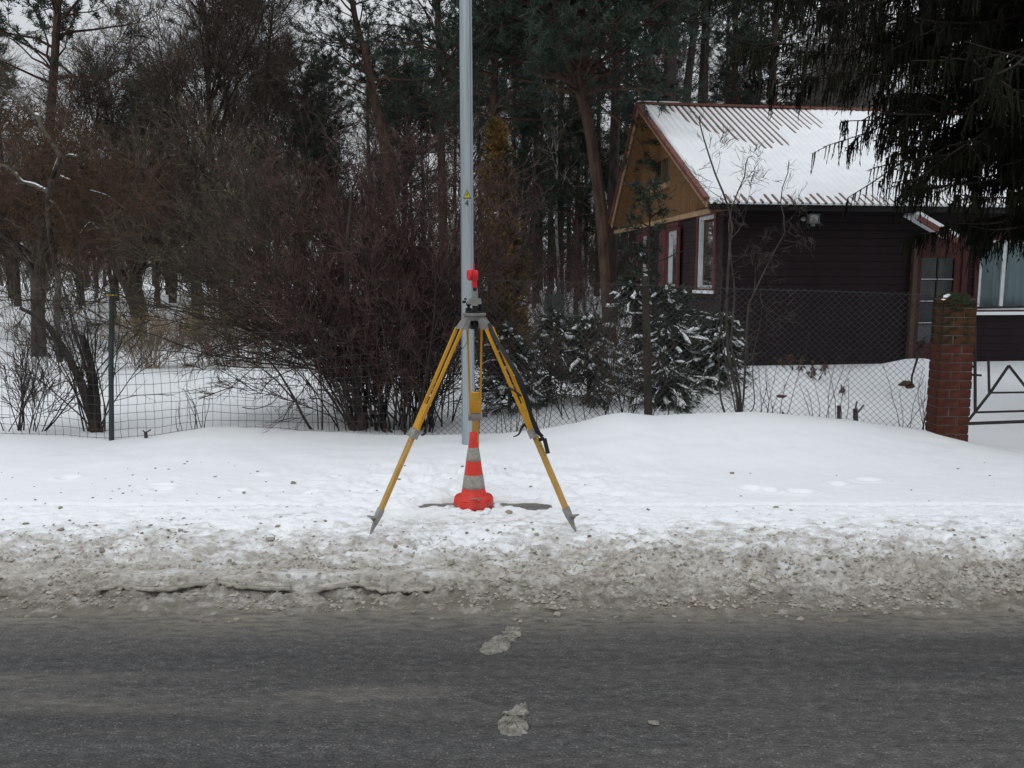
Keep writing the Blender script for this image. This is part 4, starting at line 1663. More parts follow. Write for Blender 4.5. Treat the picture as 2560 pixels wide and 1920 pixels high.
G.box((px_x(1180.5), -.02, px_z(719)), (px_x(1192.5), .02, px_z(694)))
G.lathe([(.0, -.0), (.0, .0)], (0, 0, 0), 4)
hs = G.build('prism_mount', 'prism_red', PRI)
G = Geo()
ah = R(8)
P0 = np.array([px_x(1171), -.01, px_z(688)])
P1 = np.array([px_x(1192), .012, px_z(687)])
G.tube([P0, P0 + (P1 - P0) * .12, P0 + (P1 - P0) * .55, P1], [.034, .036, .034, .030], 22)
G.build('prism_housing', 'prism_red', PRI)
G = Geo()
G.box((px_x(1183.2), -.042, px_z(700)), (px_x(1186.2), .042, px_z(659)))
G.build('target_plate', 'prism_red', PRI)

# ------------------------------------------------------------------ traffic cone
CN = at(1184, 1262, 5.60)
cz = .112
CONE = thing('traffic_cone', 'red and grey striped traffic cone under the yellow tripod', 'traffic cone', (CN[0], 5.62, cz))
kx = 5.6 / F
z_of = lambda py: at(1184, py, 5.58)[2] - cz
rw = lambda w: w * .5 * kx
pr = [(z_of(1083), rw(18.5)), (z_of(1101), rw(20.5)), (z_of(1120.5), rw(27)), (z_of(1153.5), rw(38)), (z_of(1188), rw(48)), (z_of(1222), rw(58)), (z_of(1239), rw(66))]
bodyz = [p_[0] for p_ in pr]
bodyr = [p_[1] for p_ in pr]


def ringband(z0, z1, extra=0.0):
    zz = np.linspace(z0, z1, 5)
    return [(np.interp(-z, [-q for q in bodyz], bodyr) + extra, z) for z in zz]


G = Geo()
zt_, zb_ = bodyz[0], bodyz[-1]
prof_c = [(.0, zt_ - .004), (bodyr[0] * .72, zt_ - .004), (bodyr[0] * .8, zt_), (bodyr[0], zt_ - .003)] + [(r_, z_) for z_, r_ in pr[1:-1]] + [(rw(66), zb_), (rw(74), zb_ - .006), (rw(94), zb_ - .010), (rw(100), zb_ - .022)]
G.lathe(prof_c, (0, 0, 0), 40)
cb = G.build('body', 'cone_red', CONE, True)
for (ya, yb) in ((1120.5, 1153.5), (1188, 1222)):
    G = Geo()
    za_, zb2_ = z_of(ya), z_of(yb)
    r0 = ringband(za_, zb2_, .0012)
    G.lathe([(r0[0][0] - .002, za_)] + r0 + [(r0[-1][0] - .002, zb2_)], (0, 0, 0), 40)
    G.build('reflective_band', 'cone_band', CONE, True)
G = Geo()
zq = zb_ - .024
G.lathe([(rw(60), zq + .012), (rw(99), zq + .004), (rw(103), zq - .004), (rw(104), -.005), (rw(98), -.02)], (0, 0, 0), 10)
base = G.build('base', 'cone_red', CONE, False)
base.rotation_euler = (0, 0, .2)
G = Geo()
rngc = np.random.default_rng(11)
aa = -1.571 + rngc.normal(.15, .18, 30)
rr_ = rngc.uniform(.125, .142, 30)
zz_ = np.where(rr_ > .135, rngc.uniform(.0, .06, 30), .060)
pp_ = np.stack([rr_ * np.cos(aa), rr_ * np.sin(aa), zz_], 1)
a2 = rngc.uniform(-3.1, 0, 16)
pp2 = np.stack([.139 * np.cos(a2), .139 * np.sin(a2), rngc.uniform(.0, .02, 16)], 1)
G.blobs(np.vstack([pp_, pp2]), np.concatenate([rngc.uniform(.002, .007, 30), rngc.uniform(.002, .006, 16)]), rngc, .8)
G.build('slush_splash', 'slush_print', CONE, kind='stuff')
G = Geo()
a3 = rngc.uniform(-3.2, .1, 60)
G.blobs(np.stack([.16 * np.cos(a3) + rngc.normal(0, .012, 60) + CN[0], .155 * np.sin(a3) + 5.62 + rngc.normal(0, .012, 60), np.full(60, .070) + rngc.uniform(0, .02, 60)], 1), rngc.uniform(.015, .034, 60), rngc, .6)
o = G.build('snow_crumbs', 'snow', None, True, 'stuff')
o['label'] = 'loose snow pressed round the foot of the traffic cone'

# ------------------------------------------------------------------ fences
FY = 8.55


def fz_line(px, py):
    return at(px, py, FY)


pp = at(275, 1101, 8.2)
G = Geo()
top = at(280, 714, 8.22)
G.tube([pp - [0, 0, .3], pp + (top - pp) * .5, top], [.026, .025, .024], 12)
FP = thing('wire_fence', 'sagging grid wire fence with a dark green post on the left', 'fence', (pp[0], pp[1], 0))
po = G.build('post', 'post_green', FP, True)
po.matrix_parent_inverse = Matrix.Translation((-pp[0], -pp[1], 0))
G = Geo()
rot = at(278, 738, 8.2)
G.tube([rot + [-.032, -.03, 0], rot + [.0, -.034, .002], rot + [.034, -.03, 0], rot + [.04, .03, 0], rot + [-.03, .03, 0], rot + [-.032, -.03, 0]], .006, 6)
tie = G.build('tie_wire', 'sign_yellow', FP)
tie.matrix_parent_inverse = Matrix.Translation((-pp[0], -pp[1], 0))
# grid: verticals and horizontals each a slack wire
rngf = np.random.default_rng(14)
G = Geo()
xa, xb = at(-700, 1000, 8.3)[0], at(1082, 1000, FY)[0]


def fy_at(x):
    return np.interp(x, [xa, pp[0], xb], [8.2, 8.24, 8.52])


H0, NW = .0, 12
zs0 = np.array([0, .11, .22, .325, .43, .545, .66, .78, .90, 1.03, 1.18, 1.36])


def warp(x, k):
    w = (.055 * vnoise(x * 1.1, x * 0 + k * .35, 71) + .020 * vnoise(x * 4.2, x * 0 + k * .6, 72))
    return w * (1 - .35 * k / NW)


def gridpt(x, k):
    zb0 = np.interp(x, CREST_X, CREST_Z) - .10 + .03 * vnoise(x * .8, x * 0, 75)
    kk = np.floor(k).astype(int).clip(0, 10)
    fr = k - kk
    z = zs0[kk] * (1 - fr) + zs0[kk + 1] * fr
    xx = x + .035 * vnoise(x * 1.2 + 9, k * .30, 73) + .012 * vnoise(x * 3, k * 1.1, 76)
    dent = np.exp(-((x - at(130, 1000, 8.3)[0]) / 1.2) ** 2) * .10 * (k / 10)
    sag = np.exp(-((x - at(620, 1000, 8.3)[0]) / 1.4) ** 2) * .22 * (k / 10)
    return np.stack([xx, fy_at(x) + .03 * vnoise(x * .9, k * .3, 74), zb0 + z * .97 + warp(x, k) - dent - sag], -1)


xx = np.arange(xa, xb, .045)
wires = np.stack([gridpt(xx, np.full(len(xx), float(k))) for k in range(NW)])
G.tubes(wires, .0023, 4)
xv = np.arange(xa, xb, .083)
kk = np.linspace(0, 10.99, 34)
vert = np.stack([gridpt(np.full(34, x) + rngf.normal(0, .004), kk) for x in xv])
G.tubes(vert, .0021, 4)
wm = G.build('grid_mesh', 'wire_light', FP, kind='stuff')
wm.matrix_parent_inverse = Matrix.Translation((-pp[0], -pp[1], 0))

CFX0, CFX1 = at(1078, 1000, FY)[0], at(2316, 1000, FY - .35)[0]
CF = thing('chain_link_fence', 'rusty grey chain link fence between the street pole and the brick pillar', 'fence', (CFX0, FY, 0))
inv = Matrix.Translation((-CFX0, -FY, 0))


def cfy(x):
    return np.interp(x, [CFX0, CFX1], [FY, FY - .35])


CW, CH = .0335, .063
ncol = int((CFX1 - CFX0) / (CW))
nrow = 27
zt_l, zt_r = at(1100, 690, FY)[2], at(2290, 733, FY - .35)[2]
strands = []
for ci in range(ncol):
    x0 = CFX0 + ci * CW
    kz = np.arange(nrow * 2 + 1)
    dx = np.where((kz + ci) % 2 == 0, 0.0, CW)
    xs_ = x0 + dx * 1.0
    x_all = np.full(len(kz), x0)
    ztop = np.interp(x0, [CFX0, CFX1], [zt_l, zt_r])
    z = ztop - kz * CH * .5 * 1.0
    xw = xs_ + .012 * vnoise(xs_ * 1.4, z * 1.7, 81)
    zw = z + .020 * vnoise(xs_ * .9, z * .8, 82)
    yw = cfy(xs_) + np.where(kz % 2 == 0, .0025, -.0025) + .03 * vnoise(xs_ * .7, z * 1.2, 83)
    # straight diagonals with a short hook where strands interlock
    strands.append(np.stack([xw, yw, zw], -1))
S_ = np.stack(strands)
G = Geo()
G.tubes(S_, .0026, 4)
cm = G.build('chain_link_mesh', 'wire', CF, kind='stuff')
cm.matrix_parent_inverse = inv
G = Geo()
xl = np.linspace(CFX0, CFX1, 30)
G.tubes(np.stack([xl, cfy(xl) - .004, np.interp(xl, [CFX0, CFX1], [zt_l, zt_r]) - .02 + .012 * vnoise(xl * 1.2, xl * 0, 84)], -1)[None], .0026, 5)
tw = G.build('top_wire', 'wire', CF)
tw.matrix_parent_inverse = inv
# weathered timber post, and thin iron rods woven through
a_, b_ = at(1621, 1045, FY - .1), at(1612, 690, FY - .1)
G = Geo()
G.tube([a_ - [0, 0, .3], a_, (a_ + b_) / 2 + [.005, 0, 0], b_], [.043, .043, .040, .037], 10)
wp = G.build('post', 'post_wood', CF)
wp.matrix_parent_inverse = inv

# ------------------------------------------------------------------ brick gate pillar
PBY = 8.05
q0, q1 = at(2339, 1100, PBY), at(2419, 1100, PBY)
PZ0, PZT = -.385, at(2378, 735, PBY)[2]
PW = (q1[0] - q0[0])
PIL = thing('brick_pillar', 'mossy red brick gate pillar at the end of the chain link fence', 'pillar', (q0[0], PBY, 0), R(-1.0))
CHB = .0885
nc = int((PZT - PZ0) / CHB)
rngb = np.random.default_rng(21)
DEP = .23
w2 = .0
cache = {}
for ci in range(nc):
    z0 = PZ0 + ci * CHB
    splits = [0, PW * .64, PW] if ci % 2 else [0, PW * .34, PW]
    for k in range(2):
        key = (ci % 2, k, 'moss' if ci > nc - 6 else '')
        if key not in cache:
            G = Geo()
            G.box((splits[k] + (.006 if k else 0), 0, 0), (splits[k + 1] - (0 if k else .006), DEP, CHB - .012))
            V = G.v[0]
            cache[key] = G.mesh('brick', M['brick_moss' if ci > nc - 6 else 'brick'])
        o = link('brick', cache[key], PIL)
        o.location = (rngb.normal(0, .0025), rngb.normal(0, .003), z0)
        o.rotation_euler = (0, 0, rngb.normal(0, .006))
G = Geo()
G.box((.006, .007, PZ0), (PW - .006, DEP - .007, PZ0 + nc * CHB - .004))
G.build('mortar', 'mortar', PIL)
G = Geo()
zt_p = PZ0 + nc * CHB
n = 9
V, f = [], []
xs_ = np.linspace(-w2 - .005, PW + .008, n)
ys_ = np.linspace(-.012, DEP + .01, n)
for yv in ys_:
    for xv_ in xs_:
        ex = 1 - abs((xv_ - xs_.mean()) / (xs_[-1] - xs_[0]) * 2) ** 2.2
        ey = 1 - abs((yv - ys_.mean()) / (ys_[-1] - ys_[0]) * 2) ** 4
        V.append((xv_, yv, zt_p - .05 + .105 * min(ex, ey) ** .6 + rngb.normal(0, .008)))
for a in range(n - 1):
    for b_ in range(n - 1):
        f.append((a * n + b_, a * n + b_ + 1, a * n + n + b_ + 1, a * n + n + b_))
G.add(V, f)
G.blobs(np.stack([rngb.uniform(-w2, PW, 60), rngb.uniform(-.01, .1, 60), zt_p - .06 + rngb.uniform(-.06, .07, 60)], 1), rngb.uniform(.01, .025, 60), rngb)
G.build('moss_cap', 'moss', PIL)
G = Geo()
G.blobs([(.0, -.01, zt_p + .02), (.03, .0, zt_p + .035), (-.02, -.015, zt_p - .01)], [.03, .025, .015], rngb, .5)
G.build('snow_patch', 'snow', PIL, True)

# ------------------------------------------------------------------ iron gate right of the pillar
GY = 8.12
GT = thing('iron_gate', 'dark iron bar gate hung on the brick pillar', 'gate', (at(2425, 1000, GY)[0], GY, 0))
g = lambda a, b_: at(a, b_, GY) - np.array([at(2425, 1000, GY)[0], GY, 0])


def gbar(name, pts, w=.022):
    G = Geo()
    for k in range(len(pts) - 1):
        G.bar(pts[k], pts[k + 1], w, w * .7, up=(0, 1, 0))
    G.build(name, 'gate', GT)


gbar('rail', [g(2420, 1059), g(3000, 1037)], .030)
gbar('rail', [g(2437, 1031), g(3000, 1015)], .020)
gbar('rail', [g(2476, 982), g(3000, 975)], .018)
gbar('rail', [g(2417, 770), g(3000, 758)], .022)
gbar('upright', [g(2437, 768), g(2438, 1030)], .024)
gbar('upright', [g(2471, 900), g(2473, 982)], .020)
gbar('brace', [g(2420, 1052), g(2437, 1031), g(2476, 981), g(2522, 914)], .022)
gbar('brace', [g(2522, 914), g(2610, 1026)], .022)
gbar('brace', [g(2610, 1022), g(2700, 905)], .022)
G = Geo()
for (x0_, y0_, x1_, y1_) in ((2419, 914, 2436, 917), (2419, 937, 2456, 939)):
    G.bar(g(x0_, y0_) + [0, .02, 0], g(x1_, y1_) + [0, .02, 0], .02, .02, up=(0, 1, 0))
G.build('hinge', 'gate', GT)

# ------------------------------------------------------------------ plants: builders


def nearest_ground(p):
    return np.array([p[0], p[1], gz(p[0], p[1])])


def bare_crown(limbs, limb_r, rng, n2, n3, n4, l2, l3, l4, r3=.006, r4=.0035, up=(0, 0, .04), jit=.16, a=(.35, 1.15), t0=.25, lod=0):
    """twigs on given limbs -> (Geo of limbs and branches, Geo of twigs)"""
    N, K, _ = limbs.shape
    gb, gt = Geo(), Geo()
    gb.tubes(limbs, limb_r, 6)
    p, d, t, par = spawn(limbs, n2, t0, 1.0, a[0], a[1], rng)
    L = l2 * rng.uniform(.5, 1.2, len(p)) * (1.15 - .6 * t)
    kb, ks = (6, 4) if lod < 2 else (4, 3)
    b2 = grow(p, d, L, kb, jit, rng, up)
    rp = limb_r[par, np.minimum((t * (K - 1)).astype(int), K - 1)]
    gb.tubes(b2, taper(len(p), kb, np.minimum(rp * .55, .03), .005), ks)
    p, d, t, par = spawn(b2, n3, .15, 1.0, .35, 1.0, rng)
    L = l3 * rng.uniform(.4, 1.2, len(p)) * (1.1 - .5 * t)
    if lod < 2:
        k3 = 4 if lod == 0 else 3
        b3 = grow(p, d, L, k3, jit * 1.2, rng, up)
        gt.tubes(b3, taper(len(p), k3, r3, r3 * .45), 3)
    else:
        b3 = grow(p, d, L, 2, jit, rng, up)
        gt.spikes(b3[:, 0], b3[:, 1] - b3[:, 0], L, r3 * 1.2)
    p, d, t, par = spawn(b3, n4, .2, 1.0, .3, .9, rng)
    gt.spikes(p, d + np.asarray(up) * 2, l4 * rng.uniform(.35, 1.2, len(p)), r4)
    return gb, gt


def limbs_from(base, dirs, L, K, jit, rng, bend, r0, r1):
    P = grow(base, dirs, L, K, jit, rng, bend)
    return P, taper(len(base), K, r0, r1)


def fan_dirs(n, rng, tilt0, tilt1, az0=0, az1=2 * np.pi):
    az = rng.uniform(az0, az1, n)
    ti = rng.uniform(tilt0, tilt1, n)
    return np.stack([np.sin(ti) * np.cos(az), np.sin(ti) * np.sin(az), np.cos(ti)], 1)


def pine(name, label, base, path, r0, r1, hb, bl, seed, group=None, nb=60, dens=1.0, bark='bark_pine', needle='needle_pine', fork=None, dead=14, clump=1.0, bl_top=.45, droop=-.02):
    """Scots pine: trunk along a path (local), limbs from height hb up, needle clumps on their outer shoots"""
    rng = np.random.default_rng(seed)
    t = thing(name, label, 'tree', base, 0, group)
    gtk, gcr, gnd = Geo(), Geo(), Geo()
    sp = spline(path, 22)
    rr = r0 + (r1 - r0) * np.linspace(0, 1, 22)
    gtk.tube(sp, rr, 9)
    axes = [(sp, rr)]
    if fork is not None:
        s2 = spline(fork[0], 14)
        r2 = np.linspace(fork[1], r1, 14)
        gtk.tube(s2, r2, 8)
        axes.append((s2, r2))
    allb = []
    for (s_, r_) in axes:
        zz = s_[:, 2]
        h1 = zz.max()
        n = int(nb / len(axes))
        hs = hb + (h1 - hb) * rng.random(n) ** .85
        px_ = np.stack([np.interp(hs, zz, s_[:, k]) for k in range(3)], 1)
        fr = (hs - hb) / max(h1 - hb, .1)
        L = bl * (1 - (1 - bl_top) * fr) * rng.uniform(.55, 1.15, n)
        az = rng.uniform(0, 2 * np.pi, n)
        tilt = rng.uniform(.9, 1.55, n) - .5 * fr
        d = np.stack([np.sin(tilt) * np.cos(az), np.sin(tilt) * np.sin(az), np.cos(tilt)], 1)
        P = grow(px_, d, L, 7, .16, rng, (0, 0, droop))
        gtk.tubes(P, taper(n, 7, np.clip(L * .016, .012, .05), .008), 5)
        allb.append(P)
    # dead snags under the crown
    if dead:
        s_ = sp
        hs = rng.uniform(max(1.2, hb * .35), hb * 1.05, dead)
        px_ = np.stack([np.interp(hs, s_[:, 2], s_[:, k]) for k in range(3)], 1)
        d = fan_dirs(dead, rng, 1.1, 1.8)
        P = grow(px_, d, rng.uniform(.3, 1.3, dead), 5, .22, rng)
        gtk.tubes(P, taper(dead, 5, .014, .004), 4)
    P = np.concatenate(allb)
    p, d, tt, par = spawn(P, 8, .30, 1.0, .3, 1.1, rng)
    L = bl * .32 * rng.uniform(.4, 1.2, len(p))
    b2 = grow(p, d, L, 4, .2, rng, (0, 0, .05))
    gtk.tubes(b2, taper(len(p), 4, .009, .004), 3)
    p, d, tt, par = spawn(b2, max(1, int(7 * dens)), .25, 1.0, .2, 1.2, rng)
    m = 7
    q = np.repeat(p, m, 0) + rng.normal(0, .03 * clump, (len(p) * m, 3))
    dd = np.repeat(d, m, 0) + rng.normal(0, .75, (len(p) * m, 3)) + np.array([0, 0, .25])
    gnd.leaves(q, dd, rng.uniform(.08, .17, len(q)) * clump, .0235 * clump, rng)
    gtk.build('trunk', bark, t)
    gnd.build('crown', needle, t)
    return t


def bare_tree(name, label, base, h, spread, seed, group=None, bark='bark', twig='twig_brown', n1=14, n2=7, n3=8, n4=5, trunk_r=.12, fork_h=.3, thick=1.0, lean=(0, 0)):
    rng = np.random.default_rng(seed)
    t = thing(name, label, 'tree', base, 0, group)
    K = 9
    tr = grow(np.zeros((1, 3)) - [0, 0, .15], np.array([[lean[0], lean[1], 1.0]]), h * .95, 14, .05, rng, (0, 0, .03))
    g0 = Geo()
    g0.tubes(tr, taper(1, 14, trunk_r, .012), 9)
    p, d, tt, par = spawn(tr, n1, fork_h, .96, .35, .95, rng)
    L = spread * rng.uniform(.6, 1.2, len(p)) * (1.25 - .8 * tt)
    limbs = grow(p, d, L, K, .11, rng, (0, 0, .06))
    lr = taper(len(p), K, np.clip(trunk_r * .55 * (1.1 - tt), .012, .1), .008)
    limbs2 = np.concatenate([limbs])
    gb, gt = bare_crown(limbs2, lr, rng, n2, n3, n4, spread * .55, spread * .30, spread * .17, .0058 * thick, .0036 * thick, lod=1)
    gb.v, gb.t, gb.q = gb.v, gb.t, gb.q
    off = gb.n
    gb.add(g0.v[0], g0.q[0])
    gb.build('trunk', bark, t)
    gt.build('crown', twig, t)
    return t


# ---- the pines one can tell apart
def path_px(pts, Y, lean=0.0):
    w = [at(a, b, Y) for a, b in pts]
    base = nearest_ground(w[0])
    return base, [np.array([0, 0, -.2])] + [p - base for p in w[1:]]


b, pth = path_px([(93, 780), (100, 700), (112, 480), (130, 240), (142, 60), (150, -150), (156, -420)], 25)
pine('pine_tree', 'red-barked pine at the far left with needle tiers against the sky', b, pth, .17, .07, 6.6, 3.8, 101, nb=64, dens=1.6, clump=1.2)
b, pth = path_px([(990, 740), (975, 500), (955, 330), (935, 250), (915, 140), (903, 100), (880, 0), (868, -190)], 26)
pine('pine_tree', 'crooked pine leaning left with open sky right of its bent trunk', b, pth, .17, .07, 6.0, 3.0, 102, nb=56, dens=1.2)
b, pth = path_px([(1112, 735), (1106, 500), (1100, 250), (1095, 30), (1090, -220)], 28)
pine('pine_tree', 'dark dense pine just left of the street pole', b, pth, .17, .07, 6.3, 3.2, 103, nb=80, dens=1.2)
b, pth = path_px([(1530, 765), (1506, 560), (1478, 350), (1452, 238), (1412, 132), (1388, 0), (1372, -260)], 19.5)
_, fk = path_px([(1530, 765), (1452, 240), (1460, 140), (1478, 20), (1490, -240)], 19.5)
pine('pine_tree', 'big forked pine with a reddish leaning trunk left of the cottage roof', b, pth, .165, .06, 5.3, 3.5, 104, nb=150, dens=1.8,
     fork=([f_ for f_ in fk[1:]], .11), bl_top=.7)
b, pth = path_px([(1236, 770), (1240, 500), (1236, 250), (1240, 20), (1246, -260)], 21)
pine('pine_tree', 'dense dark pine filling the sky right behind the street pole', b, pth, .13, .06, 5.2, 3.0, 105, nb=110, dens=1.3, bl_top=.7)
b, pth = path_px([(1532, 750), (1533, 500), (1541, 200), (1546, 0), (1550, -220)], 24)
pine('pine_tree', 'straight dark pine trunk standing between the forked pine and the gable', b, pth, .17, .09, 8.2, 3.1, 106, nb=60, dens=1.1, bark='bark_dark')
b, pth = path_px([(1672, 740), (1676, 300), (1683, 80), (1690, -60), (1698, -260)], 30)
pine('pine_tree', 'pine trunk with bare snags rising above the roof ridge, leftmost of three', b, pth, .21, .10, 8.6, 3.2, 107, nb=48, dens=1.0, dead=30, bark='bark_dark')
b, pth = path_px([(1712, 740), (1714, 300), (1736, 60), (1746, -200)], 31)
pine('pine_tree', 'slightly slanted pine trunk above the roof ridge, middle of three', b, pth, .19, .09, 9.5, 2.8, 108, nb=40, dens=.9, dead=24, bark='bark_dark')
b, pth = path_px([(1752, 740), (1756, 300), (1762, 120), (1775, -200)], 32)
pine('pine_tree', 'pine trunk above the roof ridge, rightmost of three', b, pth, .24, .12, 9.8, 3.0, 109, nb=46, dens=1.0, dead=24, bark='bark_dark')
b, pth = path_px([(1925, 720), (1928, 300), (1935, 120), (1945, -120)], 33)
pine('pine_tree', 'grey green bushy pine behind the middle of the roof ridge', b, pth, .20, .08, 5.0, 2.7, 110, nb=95, dens=1.2, dead=0)
b, pth = path_px([(1830, 720), (1835, 300), (1838, 120), (1842, -160)], 36)
pine('pine_tree', 'grey green pine behind the roof ridge left of the bushy one', b, pth, .20, .08, 6.0, 2.6, 111, nb=80, dens=1.1, dead=0)
b, pth = path_px([(300, 745), (300, 500), (302, 300), (300, 100)], 36)
pine('pine_tree', 'dark round-topped young pine in the wood left of the bare trees', at(395, 745, 30) * [1, 1, 0] + [0, 0, .3], [np.array([0, 0, -.2]), np.array([0, 0, 3.]), np.array([.1, 0, 7.8])], .10, .03, 1.6, 2.6, 112, nb=90, dens=1.2, dead=0, bl_top=.3)
b, pth = path_px([(1010, 735), (1012, 500), (1015, 300), (1012, 150)], 33)
pine('pine_tree', 'lower dark pine between the crooked pine and the dense pine', b, pth, .13, .05, 3.0, 2.6, 113, nb=90, dens=1.1, dead=0, bl_top=.5)
b, pth = path_px([(760, 735), (757, 500), (760, 320), (768, 190)], 31)
pine('pine_tree', 'dark pine crown showing behind the red twiggy shrub', b, pth, .13, .05, 4.2, 2.7, 114, nb=80, dens=1.1, dead=6, bl_top=.5)

for px_, Y_, h_, sd_, lab in ((1335, 30, 8.0, 115, 'dark low young pine among the far trunks left of the forked pine'), (1440, 27, 6.4, 116, 'dark low young pine among the far trunks right beside the forked pine'),
                              (1575, 28, 6.8, 117, 'dark low young pine just left of the cottage gable')):
    pine('pine_tree', lab, nearest_ground(at(px_, 745, Y_)), [np.array([0, 0, -.2]), np.array([0, 0, h_ * .5]), np.array([.08, 0, h_])], .09, .03, 1.2, 1.9, sd_, nb=70, dens=1.0, dead=0, bl_top=.3)

# ---- slender background pines and bare trees: one of each kind, then copies
rngw = np.random.default_rng(77)
PA = pine('pine_tree', 'slender dark pine trunk in the wood behind the garden', nearest_ground(at(1340, 735, 33)),
          [np.array([0, 0, -.2]), np.array([.05, 0, 5.]), np.array([-.05, 0, 9.]), np.array([.1, 0, 14.])], .14, .06, 8.6, 2.2, 120,
          group='slender pines of the wood behind the garden', nb=46, dens=.9, bark='bark_dark', dead=26)
spots = [(1375, 36), (1400, 31), (1422, 40), (1448, 34), (1310, 38), (1285, 44), (1492, 37), (1560, 42), (1600, 36), (1462, 46), (1352, 46), (1140, 44), (1200, 48), (1060, 46),
         (930, 46), (820, 50), (30, 46), (-60, 38), (1650, 45), (1800, 50), (1880, 44), (1990, 47), (2080, 42), (2180, 50), (2300, 46), (2420, 44)]
for (a, Y) in spots:
    p_ = nearest_ground(at(a, 735, Y))
    copy_thing(PA, p_, rngw.uniform(0, 6.3), PA['label'], rngw.uniform(.85, 1.15))
BA = bare_tree('bare_tree', 'bare leafless tree with a fine grey brown crown in the far wood', nearest_ground(at(560, 735, 32)), 13.0, 3.6, 131,
               group='bare trees of the far wood', twig='twig_grey', n1=26, n2=7, n3=8, n4=6, thick=1.5, trunk_r=.15)
BB = bare_tree('bare_tree', 'bare leafless tree with a fine grey brown crown in the far wood', nearest_ground(at(290, 735, 34)), 11.0, 3.4, 132,
               group='bare trees of the far wood', twig='twig_brown', n1=24, n2=7, n3=8, n4=6, thick=1.5, trunk_r=.13, fork_h=.2)
bspots = [(30, 36), (420, 38), (500, 34), (650, 33), (740, 42), (830, 37), (960, 46), (1040, 40), (1150, 33),
          (1180, 40), (1260, 38), (1320, 42), (1380, 50), (1440, 44), (1580, 34), (1630, 48), (1720, 44), (1860, 40), (2020, 37), (2060, 33), (2110, 39), (2200, 44), (2350, 40), (2500, 42), (-80, 42), (-180, 36), (2640, 46), (2700, 38),
          (100, 50), (440, 58), (660, 60), (980, 58), (1300, 60), (1500, 56), (1680, 58), (1900, 56), (2100, 55), (2300, 58)]
for k, (a, Y) in enumerate(bspots):
    src = (BA, BB)[k % 2]
    copy_thing(src, nearest_ground(at(a, 735, Y)), rngw.uniform(0, 6.3), src['label'], rngw.uniform(.75, 1.0) * (1 if Y < 48 else 1.0))
# single standing bare trees
bare_tree('bare_tree', 'tall dark bare tree with a dense twiggy crown above the left shrubs', nearest_ground(at(560, 745, 23)), 12.5, 3.6, 141, twig='twig_brown', n1=30, n2=8, n3=8, n4=6, thick=1.5, trunk_r=.15, bark='bark_dark')
bare_tree('bare_tree', 'small bare tree with upswept fine branches in the gap beside the left pine', nearest_ground(at(287, 745, 24)), 6.9, 2.3, 142, twig='twig_brown', n1=22, n2=7, n3=8, n4=5, thick=1.3, trunk_r=.07, fork_h=.4, bark='bark_dark')
bare_tree('bare_tree', 'bare tree with arching branches between the tall bare tree and crooked pine', nearest_ground(at(700, 745, 26)), 11.5, 3.2, 143, twig='twig_brown', n1=26, n2=8, n3=8, n4=5, thick=1.5, trunk_r=.10, fork_h=.3)
for k, (a, Y, top_, lab) in enumerate([(1103, 24, 180, 'slim pale birch with a spotted white trunk left of the street pole'), (1403, 27, 330, 'thin pale birch among the dark trunks left of the forked pine'),
                                       (1462, 29, 300, 'thin pale birch right beside the foot of the forked pine')]):
    bare_tree('birch_tree', lab, nearest_ground(at(a, 740, Y)), 8.5, 1.6, 150 + k, bark='bark_birch', twig='twig_brown', n1=12, n2=6, n3=6, n4=4, trunk_r=.065, fork_h=.45, thick=1.2)
bare_tree('bare_tree', 'pale fine-twigged bare tree against the sky above the right end of the ridge', nearest_ground(at(2085, 740, 30)), 9.5, 2.8, 155, twig='twig_grey', bark='bark_grey', n1=24, n2=8, n3=8, n4=5, trunk_r=.1, thick=1.5)

# ---- old fruit trees in the garden: short trunks, low dense crowns


def fruit_tree(label, base, path, r0, seed, crown_c, R_, twig, n1=12, n2=10, n3=8, n4=5, thick=1.35, group=None):
    rng = np.random.default_rng(seed)
    t = thing('fruit_tree', label, 'tree', base, 0, group)
    sp = spline(path, 10)
    g0 = Geo()
    rr = np.linspace(r0, r0 * .7, 10)
    top = sp[-1]
    c = np.asarray(crown_c, float)
    tgt = c + nrm(rng.normal(size=(n1, 3))) * np.array([1, 1, .55]) * R_ * rng.uniform(.5, .95, (n1, 1))
    st = sp[rng.integers(6, 10, n1)]
    d = tgt - st
    limbs = grow(st, d, np.linalg.norm(d, axis=1) * 1.15, 8, .16, rng, (0, 0, .02))
    gb, gt = bare_crown(limbs, taper(n1, 8, r0 * .5, .012), rng, n2, n3, n4, R_ * .52, R_ * .32, R_ * .17, .0058 * thick, .0040 * thick, up=(0, 0, .05), jit=.24, a=(.4, 1.2), lod=1)
    gb.tube(sp, rr, 9)
    gb.build('trunk', 'bark', t)
    gt.build('crown', twig, t)
    return t


def fpath(pts, Y):
    b = ghit(*pts[0])
    w = [at(a, c_, b[1]) for a, c_ in pts]
    return b, [np.array([0, 0, -.2])] + [p - b for p in w[1:]]


